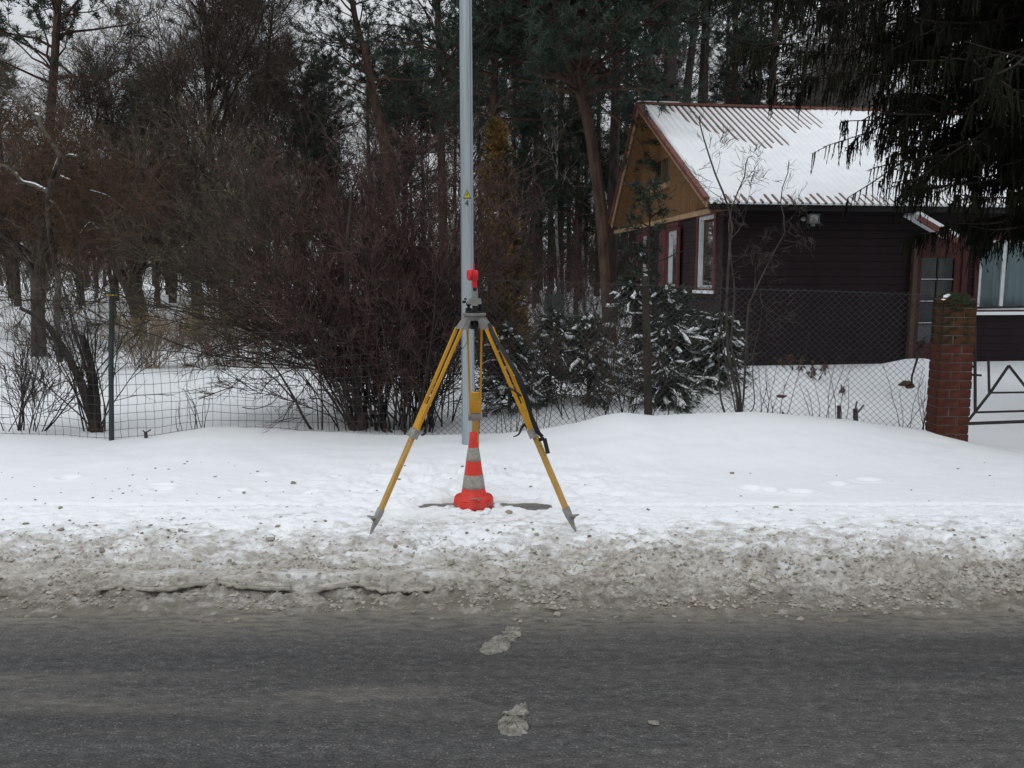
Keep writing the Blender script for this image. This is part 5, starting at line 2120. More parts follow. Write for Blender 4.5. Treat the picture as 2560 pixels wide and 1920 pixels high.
b, pth = fpath([(352, 838), (345, 800), (325, 730), (285, 655), (268, 600)], 20)
fruit_tree('old fruit tree leaning left with a rusty brown crown behind the green post', b, pth, .16, 201, pth[-1] + np.array([.2, 0, 1.0]), 2.3, 'twig_rust', n1=16)
b, pth = fpath([(366, 800), (352, 745), (338, 690), (325, 600)], 23)
fruit_tree('second fruit tree right behind the leaning one, its trunk slimmer', b, pth, .13, 202, pth[-1] + np.array([.6, 0, 1.1]), 2.3, 'twig_brown')
b, pth = fpath([(498, 853), (494, 790), (488, 700), (482, 600)], 19.5)
fruit_tree('upright fruit tree with a straight dark trunk on the white lawn', b, pth, .15, 203, pth[-1] + np.array([0, 0, 1.2]), 2.5, 'twig_brown', n1=16)
b, pth = fpath([(96, 890), (96, 800), (92, 700), (96, 600)], 17.5)
fruit_tree('broad fruit tree with a rust brown crown at the left edge of the garden', b, pth, .15, 204, pth[-1] + np.array([.3, 0, 1.3]), 2.3, 'twig_rust', n1=16)
b, pth = fpath([(-120, 840), (-100, 700), (-80, 600)], 17)
fruit_tree('fruit tree half outside the left edge of the photo', b, pth, .13, 205, pth[-1] + np.array([.6, 0, .9]), 2.4, 'twig_rust', n1=16)
FRT = [o for o in COL.objects if o.name.startswith('fruit_tree') and o.parent is None]
for px_, py_, Yk, k, rz, scl, lab in ((432, 757, 30, 2, 1.3, 1.05, 'far fruit tree with a grey trunk showing between the upright and leaning ones'), (204, 762, 27, 3, 2.4, 1.0, 'far fruit tree deep in the garden behind the coppiced stump'),
                                  (642, 756, 29, 1, 4.0, 1.15, 'far fruit tree hidden behind the arching olive shrub'), (822, 756, 28, 0, 2.0, 1.1, 'rusty far fruit tree behind the middle of the big red shrub'),
                                  (44, 766, 26, 1, 5.1, 1.1, 'tangled tree behind the left pine')):
    copy_thing(FRT[k], ghit(px_, py_), rz, lab, scl)

M['bark_limb'] = mat('bark_limb', (0.020, 0.017, 0.014), 0.9, col2=(0.10, 0.092, 0.08), scale=3.5, lo=.42, hi=.62)
# snowy grey limbs of the tree at the left edge
b = nearest_ground(at(95, 880, 12.5))
LT = thing('apple_tree', 'old apple tree at the left edge with snow lying on its pale grey limbs', 'tree', b)
LY = 12.5
rngl = np.random.default_rng(61)
gl, gs, glb = Geo(), Geo(), Geo()
paths = [([(150, 905), (142, 800), (146, 700), (128, 600), (120, 520), (124, 470), (140, 420), (152, 390)], .05, .03),
         ([(152, 390), (128, 355), (104, 318), (96, 292), (86, 287), (60, 258), (28, 236), (-10, 214), (-60, 190)], .035, .022),
         ([(120, 480), (104, 472), (84, 462), (56, 455), (40, 436), (24, 420), (0, 411), (-40, 400)], .03, .018),
         ([(140, 430), (150, 400), (172, 388), (194, 390)], .02, .008),
         ([(152, 390), (170, 402), (182, 418)], .018, .008),
         ([(150, 440), (165, 446), (178, 450)], .016, .006),
         ([(180, 620), (222, 560), (240, 570), (256, 580)], .02, .01),
         ([(225, 478), (262, 488), (290, 505), (312, 522)], .02, .006),
         ([(124, 500), (140, 512), (160, 545), (175, 580)], .018, .008)]
snowspans = {1: (.38, .48), 2: (.10, .62), 3: (.6, 1.0), 5: (.1, .9), 6: (.2, .8), 7: (.0, .5), 0: (.80, .95)}
lim = []
for k, (pts, r0, r1) in enumerate(paths):
    P = np.array([at(a, b_, LY + .35 * math.sin(k * 2.1)) - b for a, b_ in pts])
    s_ = spline(P, 20)
    rr = np.linspace(r0, r1, 20)
    if k == 0:
        gl.tube(s_, rr, 7)
    else:
        glb = Geo()
        glb.tube(s_, rr, 7)
        glb.build('limb', 'bark_dark' if k == 6 else 'bark_grey', LT, True)
    lim.append(s_)
    if k in snowspans:
        f0, f1 = snowspans[k]
        i0, i1 = int(f0 * 19), max(int(f1 * 19), int(f0 * 19) + 2)
        seg = s_[i0:i1 + 1].copy()
        seg[:, 2] += rr[i0:i1 + 1] * .75
        gs.tube(seg, np.clip(rr[i0:i1 + 1] * .8, .012, .04) * rngl.uniform(.5, 1.15, len(seg)), 6)
lim = np.stack(lim)
_, gtw2 = bare_crown(lim, taper(len(lim), 20, .02, .01), rngl, 14, 9, 5, .9, .5, .28, .0048, .003, up=(0, 0, .0), jit=.25, a=(.5, 1.4))
gl.build('trunk', 'bark_limb', LT, True)
gs.build('branch_snow', 'snow', LT, True)
gtw2.build('crown', 'twig_rust', LT)


# ---- the big shrubs at the fence
def shrub(name, label, base, stems, stem_r, rng, twig, n2, n3, n4, l2, l3, l4, group=None, bark='bark_dark', r3=.0032, r4=.0022, up=(0, 0, .05), jit=.15, a=(.2, .7), t0=.2, cat='shrub'):
    t = thing(name, label, cat, base, 0, group)
    gb, gt = bare_crown(stems, stem_r, rng, n2, n3, n4, l2, l3, l4, r3, r4, up=up, jit=jit, a=a, t0=t0)
    gb.build('stems', bark, t)
    gt.build('twigs', twig, t)
    return t


rngs = np.random.default_rng(301)
b0 = nearest_ground(at(965, 1085, 8.95))
n = 96
bx = np.stack([rngs.uniform(-.42, .50, n), rngs.uniform(-.25, .5, n), np.full(n, -.1)], 1)
ti = np.where(rngs.random(n) < .85, rngs.normal(-.04, .17, n), rngs.uniform(-.9, .25, n)) + bx[:, 0] * .22
dr = np.stack([np.sin(ti), rngs.normal(0, .25, n), np.cos(ti)], 1)
hgt = rngs.uniform(1.6, 3.4, n) * np.where(np.abs(ti + .1) > .5, .85, 1)
st = grow(bx, dr, hgt, 9, .07, rngs, (0, 0, -.01))
shrub('shrub', 'huge reddish brown twiggy shrub right behind the fence, left of the street pole', b0, st, taper(n, 9, rngs.uniform(.006, .016, n), .004), rngs, 'twig_red', 10, 7, 4, .75, .40, .20, a=(.2, .9), t0=.13, r3=.0034, r4=.0026, jit=.2)
# thick old stems at its left side
TS = thing('shrub', 'thick old straight stems with sawn stubs at the left foot of the red shrub', 'shrub', nearest_ground(at(900, 1090, 8.8)))
bb = np.array(TS.location)
G = Geo()
for pts, r0, r1, Y in (([(902, 1094), (893, 1000), (884, 900), (872, 790), (866, 700), (868, 600), (880, 480)], .050, .016, 8.8), ([(890, 1030), (868, 985), (862, 960), (861, 920), (858, 880)], .022, .012, 8.75),
                       ([(893, 1075), (884, 1060), (872, 1038), (864, 1008)], .026, .022, 8.7), ([(890, 1090), (880, 1075), (872, 1064)], .022, .020, 8.68),
                       ([(884, 900), (850, 870), (812, 862), (760, 880), (710, 900)], .014, .005, 8.7), ([(890, 940), (866, 905), (830, 868), (815, 862)], .020, .012, 8.75)):
    P = spline([at(a, c_, Y) - bb for a, c_ in pts], 12)
    G.tube(P, np.linspace(r0, r1, 12), 8)
G.build('stems', 'bark', TS, True)

rngs = np.random.default_rng(302)
b1 = nearest_ground(at(885, 1075, 9.1))
n = 34
bx = np.stack([rngs.uniform(-.25, .25, n), rngs.uniform(-.2, .5, n), rngs.uniform(.45, 1.0, n)], 1)
ti = -rngs.uniform(.50, 1.45, n)
dr = np.stack([np.sin(ti), rngs.normal(0, .25, n), np.cos(ti)], 1)
st = grow(bx, dr, rngs.uniform(1.7, 3.6, n), 9, .07, rngs, (0, 0, .012))
shrub('shrub', 'wide olive brown shrub arching far left over the white lawn', b1, st, taper(n, 9, rngs.uniform(.006, .013, n), .004), rngs, 'twig_olive', 9, 6, 4, .80, .42, .20, up=(-.03, 0, .03), a=(.2, .85), t0=.12, r3=.0042, r4=.0030, jit=.19)
# lighter spray of thin stems between the red shrub and the pole
rngs = np.random.default_rng(303)
b2 = nearest_ground(at(1075, 1075, 9.3))
n = 22
bx = np.stack([rngs.uniform(-.35, .25, n), rngs.uniform(-.1, .5, n), np.full(n, -.1)], 1)
dr = np.stack([rngs.normal(.10, .22, n), rngs.normal(0, .2, n), np.ones(n)], 1)
st = grow(bx, dr, rngs.uniform(1.4, 2.4, n), 8, .09, rngs)
shrub('shrub', 'open shrub of thin straight stems between the red shrub and street pole', b2, st, taper(n, 8, .010, .004), rngs, 'twig_brown', 7, 6, 3, .6, .32, .18, a=(.25, .9))

# ---- coppiced old tree left of the green post
rngs = np.random.default_rng(305)
b3 = nearest_ground(at(236, 1066, 8.75))
CT = thing('coppiced_tree', 'old coppiced tree with two thick cut stems just left of the green post', 'tree', b3)
G = Geo()
for pts, r0, r1, Y in (([(240, 1070), (225, 1020), (208, 970), (178, 905), (152, 862), (120, 815), (100, 795), (50, 770)], .056, .018, 8.75),
                       ([(243, 1068), (240, 1010), (232, 940), (218, 880), (204, 838)], .048, .034, 8.8), ([(140, 850), (115, 838), (90, 800)], .02, .009, 8.7),
                       ([(225, 960), (205, 890), (185, 830), (170, 760), (150, 690)], .016, .006, 8.8)):
    P = spline([at(a, c_, Y) - b3 for a, c_ in pts], 16)
    P[0] += [0, 0, -.08]
    G.tube(P, np.linspace(r0, r1, 16) * (1 + .08 * rngs.normal(size=16)), 9)
G.build('trunk', 'bark_dark', CT, True)
n = 17
bx = np.stack([rngs.uniform(-.14, .10, n), rngs.uniform(-.08, .12, n), np.full(n, .0)], 1)
dr = np.stack([rngs.normal(-.12, .26, n), rngs.normal(0, .2, n), np.ones(n)], 1)
st = grow(bx, dr, rngs.uniform(.9, 1.9, n), 7, .08, rngs, (-.01, 0, .0))
gb, gt = bare_crown(st, taper(n, 7, .009, .003), rngs, 5, 4, 2, .55, .30, .16, .0026, .0018, jit=.16, a=(.25, .9))
gb.build('shoots', 'bark_dark', CT)
gt.build('twigs', 'twig_brown', CT)


# ---- smaller bare bushes
def bush(label, px, py, Y, n, w, h, seed, twig='twig_brown', bark='bark_dark', lean=0.0, spread=.3, dens=(5, 5, 3), group=None, r=.0058):
    rngs = np.random.default_rng(seed)
    b = nearest_ground(at(px, py, Y))
    bx = np.stack([rngs.uniform(-w, w, n), rngs.uniform(-w * .5, w * .5, n), np.full(n, -.06)], 1)
    dr = np.stack([rngs.normal(lean, spread, n) + bx[:, 0] * .4 / max(w, .1), rngs.normal(0, spread * .8, n), np.ones(n)], 1)
    st = grow(bx, dr, rngs.uniform(.6, 1.05, n) * h, 7, .09, rngs)
    return shrub('shrub', label, b, st, taper(n, 7, r, r * .4), rngs, twig, *dens, h * .38, h * .2, h * .11, bark=bark, a=(.25, .9), r3=.0026, r4=.0018, group=group)


bush('thin bare shrub in front of the wire fence at the left edge', 40, 1085, 8.5, 11, .28, 1.15, 401, twig='twig_grey', lean=.1)
bush('bare shrub with leaning stems between the left edge and coppiced tree', 70, 1080, 8.6, 6, .15, 1.2, 402, lean=.25, r=.009)
bush('low round straw coloured shrub on the lawn left of the straight trunk', 365, 922, 14.8, 60, .30, 1.25, 403, twig='twig_straw', bark='twig_straw', spread=.42, dens=(4, 4, 3))
bush('dense straw coloured bush on the lawn under the olive shrub', 612, 912, 15.2, 120, .95, 1.35, 404, twig='twig_straw', bark='twig_straw', spread=.10, dens=(4, 4, 3))
bush('small dark leafless bush right behind the coppiced tree', 140, 920, 14, 12, .4, 1.2, 405, spread=.25)
bush('leafless bush deep in the garden left of the green post', 190, 800, 19, 14, .8, 1.7, 406, spread=.25)
bush('leafless bush deep in the garden by the left pine trunk', 30, 800, 20, 14, .9, 1.7, 407, spread=.25)
bush('leafless bush in the middle of the garden behind the straw bush', 700, 760, 24, 30, 1.6, 2.0, 408, twig='twig_red', spread=.2)
bush('reddish leafless bush at the left of the yellowish thuja', 1165, 800, 14.5, 10, .3, 2.3, 409, twig='twig_red', spread=.16)
bush('low tangle of bare shoots right of the thuja behind the fence', 1420, 1040, 9.6, 12, .55, 1.3, 410, twig='twig_brown', spread=.2)
bush('leafless thicket in front of the far stone wall', 1400, 800, 15.5, 40, 1.0, 1.7, 411, twig='twig_red', spread=.2)
bush('reddish undergrowth below the far trunks left of the forked pine', 1345, 745, 24, 60, 2.2, 2.6, 413, twig='twig_red', spread=.2)
bush('reddish undergrowth below the far trunks right of the forked pine', 1520, 745, 25, 50, 1.8, 2.6, 414, twig='twig_red', spread=.2)
bush('thin leafless shoots standing by the timber fence post', 1520, 1050, 9.0, 10, .5, 1.3, 412, twig='twig_brown', spread=.16)
# fruit bush with long diagonal stems left of the red shrub
FB = thing('sapling', 'young leafless sapling with long diagonal stems before the wire grid', 'sapling', nearest_ground(at(795, 1090, 8.6)))
fb = np.array(FB.location)
G = Geo()
stl = []
for pts, r0 in (([(792, 1092), (762, 1050), (738, 1000), (706, 945), (676, 905), (630, 880), (560, 868)], .017), ([(805, 1092), (806, 1010), (800, 940), (798, 890), (815, 862)], .011),
                ([(796, 1090), (790, 990), (760, 940), (725, 905), (700, 880)], .007), ([(852, 1095), (834, 1020), (828, 960), (815, 900), (812, 866)], .008),
                ([(735, 1000), (690, 950), (640, 912), (600, 890), (540, 870)], .009), ([(606, 1018), (640, 1022), (690, 1000), (740, 930), (800, 880)], .006),
                ([(835, 1090), (838, 1045), (846, 1010), (862, 975)], .006), ([(745, 965), (700, 962), (650, 958), (580, 958), (540, 940)], .005)):
    P = spline([at(a, c_, 8.6) - fb for a, c_ in pts], 10)
    G.tube(P, np.linspace(r0, r0 * .35, 10), 6)
    stl.append(P)
G.build('stems', 'bark_dark', FB, True)
_, gt = bare_crown(np.stack(stl), taper(len(stl), 10, .006, .003), np.random.default_rng(9), 9, 5, 3, .32, .17, .09, .0026, .0018, up=(0, 0, .02), jit=.22, a=(.4, 1.2))
gt.build('twigs', 'twig_brown', FB)

M['bark_sapling'] = mat('bark_sapling', (0.036, 0.030, 0.025), 0.9, col2=(0.085, 0.072, 0.060), scale=10)
# ---- bare sapling before the cottage wall
SB2 = thing('sapling', 'tall leafless multi-stemmed sapling in front of the cottage corner', 'sapling', nearest_ground(at(1850, 1034, 9.2)))
sb = np.array(SB2.location)
G = Geo()
stl = []
SY = 9.3
for pts, r0 in (([(1846, 1040), (1842, 980), (1822, 900), (1816, 800), (1818, 720), (1824, 620), (1830, 560), (1815, 500), (1790, 440), (1770, 380), (1752, 320), (1748, 290)], .027),
                ([(1852, 1040), (1848, 960), (1826, 860), (1836, 760), (1834, 700), (1826, 640), (1822, 560), (1836, 500), (1862, 440), (1866, 400), (1880, 390)], .020),
                ([(1853, 1038), (1860, 980), (1866, 850), (1870, 770), (1886, 730), (1905, 690), (1930, 640), (1955, 595), (1962, 580), (1958, 530), (1950, 490), (1968, 440), (1972, 405)], .018),
                ([(1842, 1040), (1826, 960), (1808, 860), (1800, 760), (1806, 680), (1796, 640)], .012), ([(1812, 1035), (1800, 980), (1798, 860), (1812, 760)], .018),
                ([(1870, 1038), (1886, 1010), (1882, 940), (1884, 880), (1898, 820), (1906, 760)], .010), ([(1886, 730), (1888, 690), (1888, 650)], .008),
                ([(1900, 720), (1906, 760), (1940, 785), (1975, 800)], .007), ([(1960, 600), (1990, 605), (2012, 590)], .006), ([(1955, 560), (1975, 548), (1995, 525)], .005),
                ([(1824, 640), (1860, 640), (1890, 630), (1920, 605)], .006), ([(1825, 600), (1850, 570), (1862, 540), (1880, 450)], .008), ([(1812, 500), (1780, 480), (1750, 455), (1720, 430)], .006),
                ([(1836, 500), (1850, 470), (1880, 430), (1906, 395)], .006), ([(1790, 440), (1800, 400), (1796, 370)], .005), ([(1880, 1034), (1850, 1046), (1846, 1030), (1846, 1000)], .008)):
    P = spline([at(a, c_, SY + .12 * math.sin(a * .13)) - sb for a, c_ in pts], 16)
    G.tube(P, np.linspace(r0 * .72, r0 * .22, 16), 6)
    stl.append(P)
G.build('stems', 'bark_sapling', SB2, True)
_, gt = bare_crown(np.stack(stl), taper(len(stl), 16, .006, .003), np.random.default_rng(19), 8, 4, 2, .38, .20, .10, .0030, .002, up=(0, 0, .03), jit=.22, a=(.4, 1.1), t0=.35)
gt.build('twigs', 'bark_sapling', SB2)


# ---- evergreens: thuja, firs with snow, young pine
def conifer(name, label, base, h, r_of, seed, needle, n=420, sprays=20, snow=.25, droop=-.12, cat='shrub', tuft=.11, tw=.016, trunk_r=.03, up_bias=.0, group=None, tilt=(1.1, 1.75), snow_r=.028, hmin=.03):
    rng = np.random.default_rng(seed)
    t = thing(name, label, cat, base, 0, group)
    gtk, gn, gs = Geo(), Geo(), Geo()
    tr = grow(np.array([[0, 0, -.1]]), np.array([[0, 0, 1.]]), h + .1, 10, .03, rng)
    gtk.tubes(tr, taper(1, 10, trunk_r, .006), 7)
    hs = h * (hmin + (1 - hmin) * rng.random(n) ** 1.15)
    az = rng.uniform(0, 2 * np.pi, n)
    L = np.array([r_of(z / h) for z in hs]) * rng.uniform(.6, 1.12, n)
    ti = rng.uniform(tilt[0], tilt[1], n)
    d = np.stack([np.sin(ti) * np.cos(az), np.sin(ti) * np.sin(az), np.cos(ti)], 1)
    p0 = np.stack([np.interp(hs, tr[0][:, 2], tr[0][:, k]) for k in range(3)], 1)
    P = grow(p0, d, L, 6, .12, rng, (0, 0, droop))
    gtk.tubes(P, taper(n, 6, .008, .003), 4)
    p, dd, tt, par = spawn(P, sprays, .15, 1.0, .5, 1.1, rng)
    dd[:, 2] += up_bias - .1
    b2 = grow(p, dd, tuft * rng.uniform(.6, 1.5, len(p)), 3, .12, rng)
    m = 5
    q, qd, qt, qp = spawn(b2, m, .0, 1.0, .3, .9, rng)
    gn.leaves(q, qd, tuft * .55 * rng.uniform(.5, 1.2, len(q)), tw, rng)
    gn.spikes(b2[:, 0], b2[:, -1] - b2[:, 0], np.linalg.norm(b2[:, -1] - b2[:, 0], axis=1), tw * .35)
    if snow > 0:
        k = rng.random(len(P)) < snow
        S = P[k]
        a_ = S[:, 2:6].copy()
        a_[:, :, 2] += .014
        a_ += rng.normal(0, .010, a_.shape)
        gs.tubes(a_, np.array([[.35, .9, 1.0, .25]]) * (rng.uniform(.25, 1.15, (len(S), 1)) * snow_r), 5)
        c = S[:, 4] + rng.normal(0, .015, (len(S), 3))
        gs.blobs(c, rng.uniform(.2, 1.3, len(S)) * snow_r, rng, .5)
    gtk.build('trunk', 'bark_dark', t)
    gn.build('foliage', needle, t)
    if snow > 0:
        gs.build('snow_tufts', 'snow', t, True, 'stuff')
    return t


conifer('thuja', 'narrow yellowish brown thuja just right of the street pole', nearest_ground(at(1255, 935, 11.6)), 3.6, lambda f: .66 * (1 - f) ** .75 + .05, 501, 'needle_thuja', n=620, sprays=16, snow=.10, droop=.10, tuft=.12, tw=.020, up_bias=.5, tilt=(.5, 1.2), cat='tree')
fspots = [('low dark fir with snow patches just right of the street pole', 1275, 1010, 10.0, 1.15, .55, .65, 511), ('dark fir with few snow tufts behind the chain link left of the bare shoots', 1370, 1015, 10.2, 1.30, .55, .55, 512),
          ('dark green fir behind the thin shoots left of the timber post', 1470, 1030, 10.0, 1.15, .6, .65, 513), ('dark fir standing directly behind the timber post', 1590, 985, 11.2, 1.75, .75, .5, 514),
          ('snow-laden spreading fir in front of the side windows', 1690, 985, 10.8, 1.60, .75, .70, 515), ('low snow-laden fir at the right end of the evergreen row', 1790, 975, 10.9, 1.05, .55, .95, 516),
          ('snowy low fir right of the timber post close to the fence', 1660, 990, 10.0, .75, .55, 1.0, 517), ('tall dark fir rising before the far side windows', 1620, 930, 12.2, 2.35, .62, .22, 518),
          ('dark fir under the gable window left of the snowy ones', 1700, 930, 12.4, 1.55, .7, .4, 519)]
for lab, a, c_, Y, h, r, sn, sd_ in fspots:
    conifer('fir_shrub', lab, nearest_ground(at(a, c_, Y)), h * .88, lambda f, r=r: r * 1.05 * (1.02 - f) ** .42, sd_, 'needle_fir', n=int(58 + 115 * max(sn - .3, 0)), sprays=15, snow=sn, tuft=.10, tw=.017, group=None)
b, pth = path_px([(1618, 950), (1622, 700), (1624, 560), (1624, 440)], 11.4)
pine('young_pine', 'thin young pine with sparse tufts in front of the yellow gable', b, pth, .022, .006, 1.7, .50, 521, nb=15, dens=.4, dead=3, clump=.6, bark='bark_dark')

# ---- the big spruce hanging in from the right
rngp = np.random.default_rng(601)
SPX_, SPY = 7.05, 9.7
ST = thing('spruce_tree', 'huge dark spruce with drooping branches hanging in from the upper right', 'tree', (SPX_, SPY, gz(SPX_, SPY)))
sz0 = gz(SPX_, SPY)
gtk, gn = Geo(), Geo()
gtk.tube([(0, 0, -.3), (0, 0, 3), (.05, 0, 8), (.1, 0, 13)], [.24, .21, .14, .03], 12)
n = 300
hz_ = np.concatenate([rngp.uniform(2.55, 6.4, 262), rngp.uniform(6.4, 12.0, 38)])
az = rngp.uniform(0, 2 * np.pi, n)
fc_ = rngp.random(n) < .62
az = np.where(fc_, rngp.uniform(np.pi * .75, np.pi * 1.55, n), az)
L = np.interp(hz_, [2.5, 2.95, 3.4, 4.1, 5.0, 6.0, 8, 12], [1.95, 2.45, 2.75, 3.3, 4.5, 5.2, 3.6, .5]) * np.where(rngp.random(n) < .4, rngp.uniform(.40, .8, n), rngp.uniform(.8, 1.06, n))
ti = rngp.uniform(1.35, 1.75, n)
d = np.stack([np.sin(ti) * np.cos(az), np.sin(ti) * np.sin(az), np.cos(ti)], 1)
p0 = np.stack([hz_ * .006, hz_ * 0, hz_], 1)
P = grow(p0, d, L, 10, .05, rngp, (0, 0, -.035))
P[:, 7:, 2] += (np.array([.02, .06, .13])[None] * L[:, None] * .5)
gtk.tubes(P, taper(n, 10, .028, .006), 5)
p, dd, tt, par = spawn(P, 13, .18, 1.0, .5, 1.1, rngp)
dd[:, 2] = dd[:, 2] * .4 - .10
L2 = .22 * L[par] * rngp.uniform(.5, 1.2, len(p)) * (1.25 - .85 * tt) + .05
lat = grow(p, dd, L2, 5, .10, rngp, (0, 0, -.05))
gtk.tubes(lat[:, ::2], taper(len(p), 3, .009, .004), 3)


def hang(src, cnt, t0, l0, l1):
    p, dd, tt, par = spawn(src, cnt, t0, 1.0, .6, 1.3, rngp)
    dd = dd * .35 + np.array([0, 0, -1.0])
    return grow(p, dd * [.6, .6, 1], rngp.uniform(l0, l1, len(p)), 3, .05, rngp, (0, 0, -.05))


H_ = np.concatenate([hang(lat, 10, .05, .08, .34), hang(P, 32, .12, .10, .42)])
rad = np.stack([np.full(len(H_), .005), np.full(len(H_), .0075), np.full(len(H_), .0045)], 1) * rngp.uniform(.7, 1.3, (len(H_), 1))
gn.spikes(H_[:, 0], H_[:, 2] - H_[:, 0], np.linalg.norm(H_[:, 2] - H_[:, 0], axis=1) * 1.05, .0125)
q, qd, qt, qp = spawn(H_, 7, .0, 1.0, .22, .50, rngp)
gn.leaves(q, qd, rngp.uniform(.035, .065, len(q)), .0150, rngp)
# needles on tips and laterals
tips = np.concatenate([lat, P[:, 5:10]])
q, qd, qt, qp = spawn(tips, 16, .1, 1.0, .4, .9, rngp)
gn.leaves(q, qd, rngp.uniform(.035, .07, len(q)), .018, rngp)
gtk.build('trunk', 'bark_dark', ST)
gn.build('crown', 'needle_spruce', ST)

# ---- brushwood filling the wood behind the garden (one mass)
rngm = np.random.default_rng(701)
n = 720
X = rngm.uniform(-34, 30, n)
Y = rngm.uniform(27, 50, n)
keep = ~((X > 3.0) & (Y < 30) & (X < 14))
X, Y = X[keep], Y[keep]
b = np.stack([X, Y, base_h(X, Y) - .1], 1)
n = len(b)
st = grow(b, fan_dirs(n, rngm, 0, .45), rngm.uniform(1.4, 4.0, n), 6, .10, rngm)
gb, gt = bare_crown(st, taper(n, 6, .022, .008), rngm, 6, 6, 3, 1.1, .6, .35, .0095, .0065, jit=.18, a=(.25, .9), t0=.1, lod=2)
G = gt
for v, q_ in zip(gb.v, gb.q):
    pass
o = G.build('brushwood', 'twig_brown', None, False, 'stuff')
o['label'] = 'brown leafless brushwood massed under the trees behind the garden'
o = gb.build('brushwood_stems', 'bark_dark', None, False, 'stuff')
o['label'] = 'thin dark stems of the brushwood under the far trees'
# far edge of the wood, many thin trunks with crowns as one mass
n = 230
X = rngm.uniform(-70, 70, n)
Y = rngm.uniform(60, 85, n)
b = np.stack([X, Y, base_h(X, Y) - .2], 1)
st = grow(b, fan_dirs(n, rngm, 0, .10), rngm.uniform(6, 10.5, n), 8, .04, rngm, (0, 0, .02))
gb, gt = bare_crown(st, taper(n, 8, .16, .03), rngm, 11, 6, 3, 3.0, 1.5, .9, .024, .018, jit=.14, a=(.3, .9), t0=.1, lod=2)
o = gb.build('far_woodland', 'far_wood', None, False, 'stuff')
o['label'] = 'far edge of the leafless wood behind everything else'
o = gt.build('far_woodland_twigs', 'far_wood', None, False, 'stuff')
o['label'] = 'grey haze of twigs on the far edge of the leafless wood'

# ------------------------------------------------------------------ small things
# low stone wall and snow-topped stack far back between shrub and firs
wa = nearest_ground(at(1395, 790, 19))
SW = thing('stone_wall', 'low snow-topped stone wall far back between thuja and firs', 'wall', wa)
rngq = np.random.default_rng(31)
cache = []
for k in range(4):
    G = Geo()
    G.blobs([(0, 0, 0)], .16, rngq, .62)
    cache.append(G.mesh('stone', M['stone']))
for r_ in range(3):
    for c_ in range(8):
        o = link('stone', cache[(r_ * 3 + c_) % 4], SW)
        o.location = (-1.05 + c_ * .29 + .14 * (r_ % 2), rngq.normal(0, .02), .05 + r_ * .15)
        o.rotation_euler = (0, 0, rngq.uniform(0, 3))
G = Geo()
G.blobs(np.stack([np.linspace(-1.2, 1.2, 18), rngq.normal(0, .05, 18), np.full(18, .50)], 1), .16, rngq, .4)
G.build('wall_snow', 'snow', SW, True)
wb_ = nearest_ground(at(1352, 792, 18.6))
G = Geo()
G.blobs(np.stack([rngq.uniform(-.28, .28, 24), rngq.uniform(-.15, .15, 24), rngq.uniform(.05, .40, 24)], 1) + wb_, .12, rngq, .7)
tag(G.build('straw_heap', 'hay'), 'pale yellow straw heap in front of the far stone wall', 'straw heap')
# greenish barrel and white leaning boards by the far trees
bl = nearest_ground(at(1386, 735, 24))
G = Geo()
G.lathe([(0, 0), (.26, 0), (.30, .2), (.30, .7), (.26, .88), (0, .88)], bl, 16)
M['barrel'] = mat('barrel', (0.045, 0.085, 0.075), .6, var=.3)
tag(G.build('barrel', 'barrel', None, True), 'dull green barrel far back below the dark tree trunks', 'barrel')
# withered sunflowers behind the chain link fence
for (hx_, hy_, pts, lab, hr) in ((2267, 962, [(2281, 1000), (2280, 960), (2279, 945), (2286, 920), (2297, 885), (2302, 868)], 'withered sunflower bent over with its brown head low by the pillar', .085),):
    Y = 8.75
    g0 = at(pts[0][0], pts[0][1], Y)
    SF = thing('withered_sunflower', lab, 'dead flower', (g0[0], g0[1], g0[2]))
    G = Geo()
    G.tube([at(a, c_, Y) - g0 for a, c_ in pts[1:]], [.010, .010, .011, .012, .010], 7)
    G.build('stem', 'bark_dark', SF, True)
    G = Geo()
    hc = at(hx_, hy_, Y) - g0
    G.blobs([hc + [-.01, 0, .02], hc + [.035, 0, -.015], hc + [-.045, .01, .0]], [.062, .05, .035], rngq, .55)
    G.build('head', 'dead_leaf', SF)
    lf = at(2303, 862, Y) - g0
    G = Geo()
    G.leaves(np.repeat(lf[None], 16, 0) + rngq.normal(0, .02, (16, 3)), rngq.normal(size=(16, 3)), .09, .04, rngq)
    G.build('leaf', 'bark_dark', SF)
G = Geo()
c_ = at(1953, 991, 9.3)
G.lathe([(0, -.012), (.03, -.014), (.055, -.004), (.06, .004), (.045, .014), (0, .018)], c_, 14)
tag(G.build('flower_head', 'dead_leaf', None, True), 'flat fallen brown flower head lying on the snow mound left of the stubs', 'dead flower')
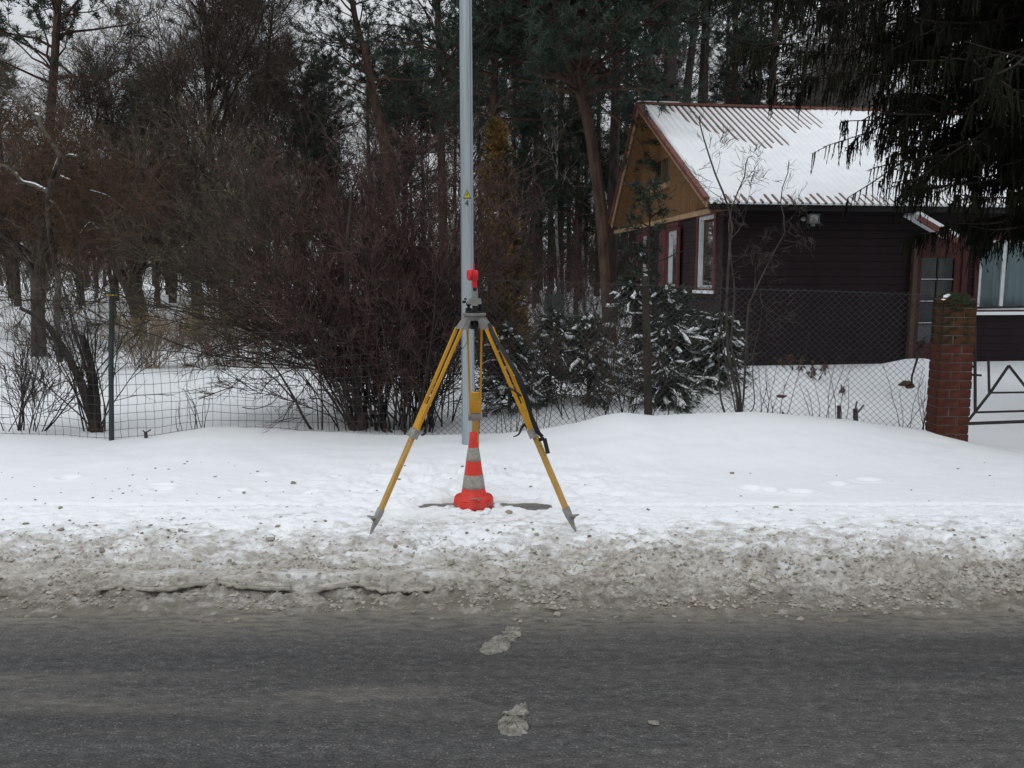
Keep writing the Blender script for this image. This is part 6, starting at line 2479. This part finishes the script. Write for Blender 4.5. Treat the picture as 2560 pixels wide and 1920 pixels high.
# dead stalks sticking out of the mound
for k, (a, c_, Y, h, lab) in enumerate([(1985, 950, 10.6, .22, 'clump of dead curled leaves on the snow mound, left of two'), (2035, 975, 10.4, .26, 'clump of dead curled leaves and stalks on the snow mound, right of two'),
                                        (2097, 980, 10.2, .24, 'single dead brown stalk with a curled leaf right of the snow mound')]):
    b = at(a, c_, Y)
    DS = thing('dead_stalk', lab, 'dead plant', (b[0], b[1], gz(b[0], b[1])))
    G = Geo()
    m_ = 5 if k < 2 else 1
    P = grow(rngq.normal(0, .05 if k < 2 else .001, (m_, 3)) * [1, 1, 0], fan_dirs(m_, rngq, .1, .7), h, 6, .25, rngq, (0, 0, -.08))
    G.tubes(P, taper(m_, 6, .007, .003), 5)
    G.build('stalk', 'bark_dark', DS)
    G = Geo()
    pe = P[:, 3:].reshape(-1, 3)
    G.leaves(np.repeat(pe, 5, 0) + rngq.normal(0, .015, (len(pe) * 5, 3)), rngq.normal(size=(len(pe) * 5, 3)) + [0, 0, -.8], .06, .028, rngq)
    G.build('leaves', 'dead_leaf', DS, kind='stuff')
# sawn stubs at the foot of the fence
for k, (pts, r, lab) in enumerate([([(2098, 1046), (2097, 1014)], .020, 'short upright sawn stub at the fence foot, left of the forked stub'), ([(2140, 1048), (2138, 1022)], .026, 'forked sawn stub with thin shoots at the foot of the chain link'),
                                   ([(1957, 1046), (1957, 1030)], .012, 'tiny pale stub at the foot of the chain link below the mound'), ([(366, 1098), (364, 1082)], .018, 'small dark forked stub in the snow right of the green post')]):
    Y = 8.32 if k < 3 else 8.15
    P = [at(a, c_, Y) for a, c_ in pts]
    SBB = thing('stub', lab, 'stump', P[0])
    G = Geo()
    G.tube([np.array([0, 0, -.05]), P[1] - P[0]], [r, r * .92], 9)
    if k == 1:
        G.tubes(np.stack([np.stack([P[1] * 0 + [0, 0, .05], at(2160, 1012, Y) - P[0]]), np.stack([P[1] * 0 + [-.02, 0, .05], at(2142, 1004, Y) - P[0]])]), .008, 6)
    if k == 3:
        G.tubes(np.stack([np.stack([P[1] - P[0], at(357, 1076, Y) - P[0]]), np.stack([P[1] - P[0], at(377, 1074, Y) - P[0]])]), .007, 6)
    G.build('wood', 'bark', SBB)
# thin dry stems along the fence
rngd = np.random.default_rng(55)
for k, (a, c_, Y, n, h, lab) in enumerate([(1545, 1055, 8.5, 7, .8, 'dry upright stems leaning on the chain link left of the timber post'), (1655, 1050, 8.45, 4, .75, 'pair of dry upright stems right beside the timber post'),
                                           (1930, 1040, 8.5, 9, .95, 'dry thin stems on the chain link right of the tall sapling'), (2060, 1042, 8.45, 8, .8, 'dry thin stems on the chain link in front of the snow mound'),
                                           (2300, 1070, 8.4, 14, .75, 'dry tangled stems against the left side of the pillar'), (1320, 1075, 8.6, 10, .8, 'dry stems behind the right leg of the tripod'),
                                           (480, 1085, 8.5, 9, .55, 'dry grass stems leaning in the wire grid right of the post'), (1240, 1085, 8.6, 4, .7, 'dry stems against the chain link right of the street pole')]):
    b = nearest_ground(at(a, c_, Y))
    DG = thing('dry_stems', lab, 'dry stems', b)
    bx = np.stack([rngd.uniform(-.22, .22, n), rngd.normal(0, .05, n), np.full(n, -.05)], 1)
    P = grow(bx, np.stack([rngd.normal(0, .16, n), rngd.normal(0, .1, n), np.ones(n)], 1), h * rngd.uniform(.5, 1.1, n), 7, .10, rngd)
    G = Geo()
    G.tubes(P, taper(n, 7, .0045, .0018), 4)
    p, d, t, par = spawn(P, 5, .3, 1, .3, .9, rngd)
    G.spikes(p, d, rngd.uniform(.05, .16, len(p)), .0018)
    G.build('stems', 'bark_dark', DG)
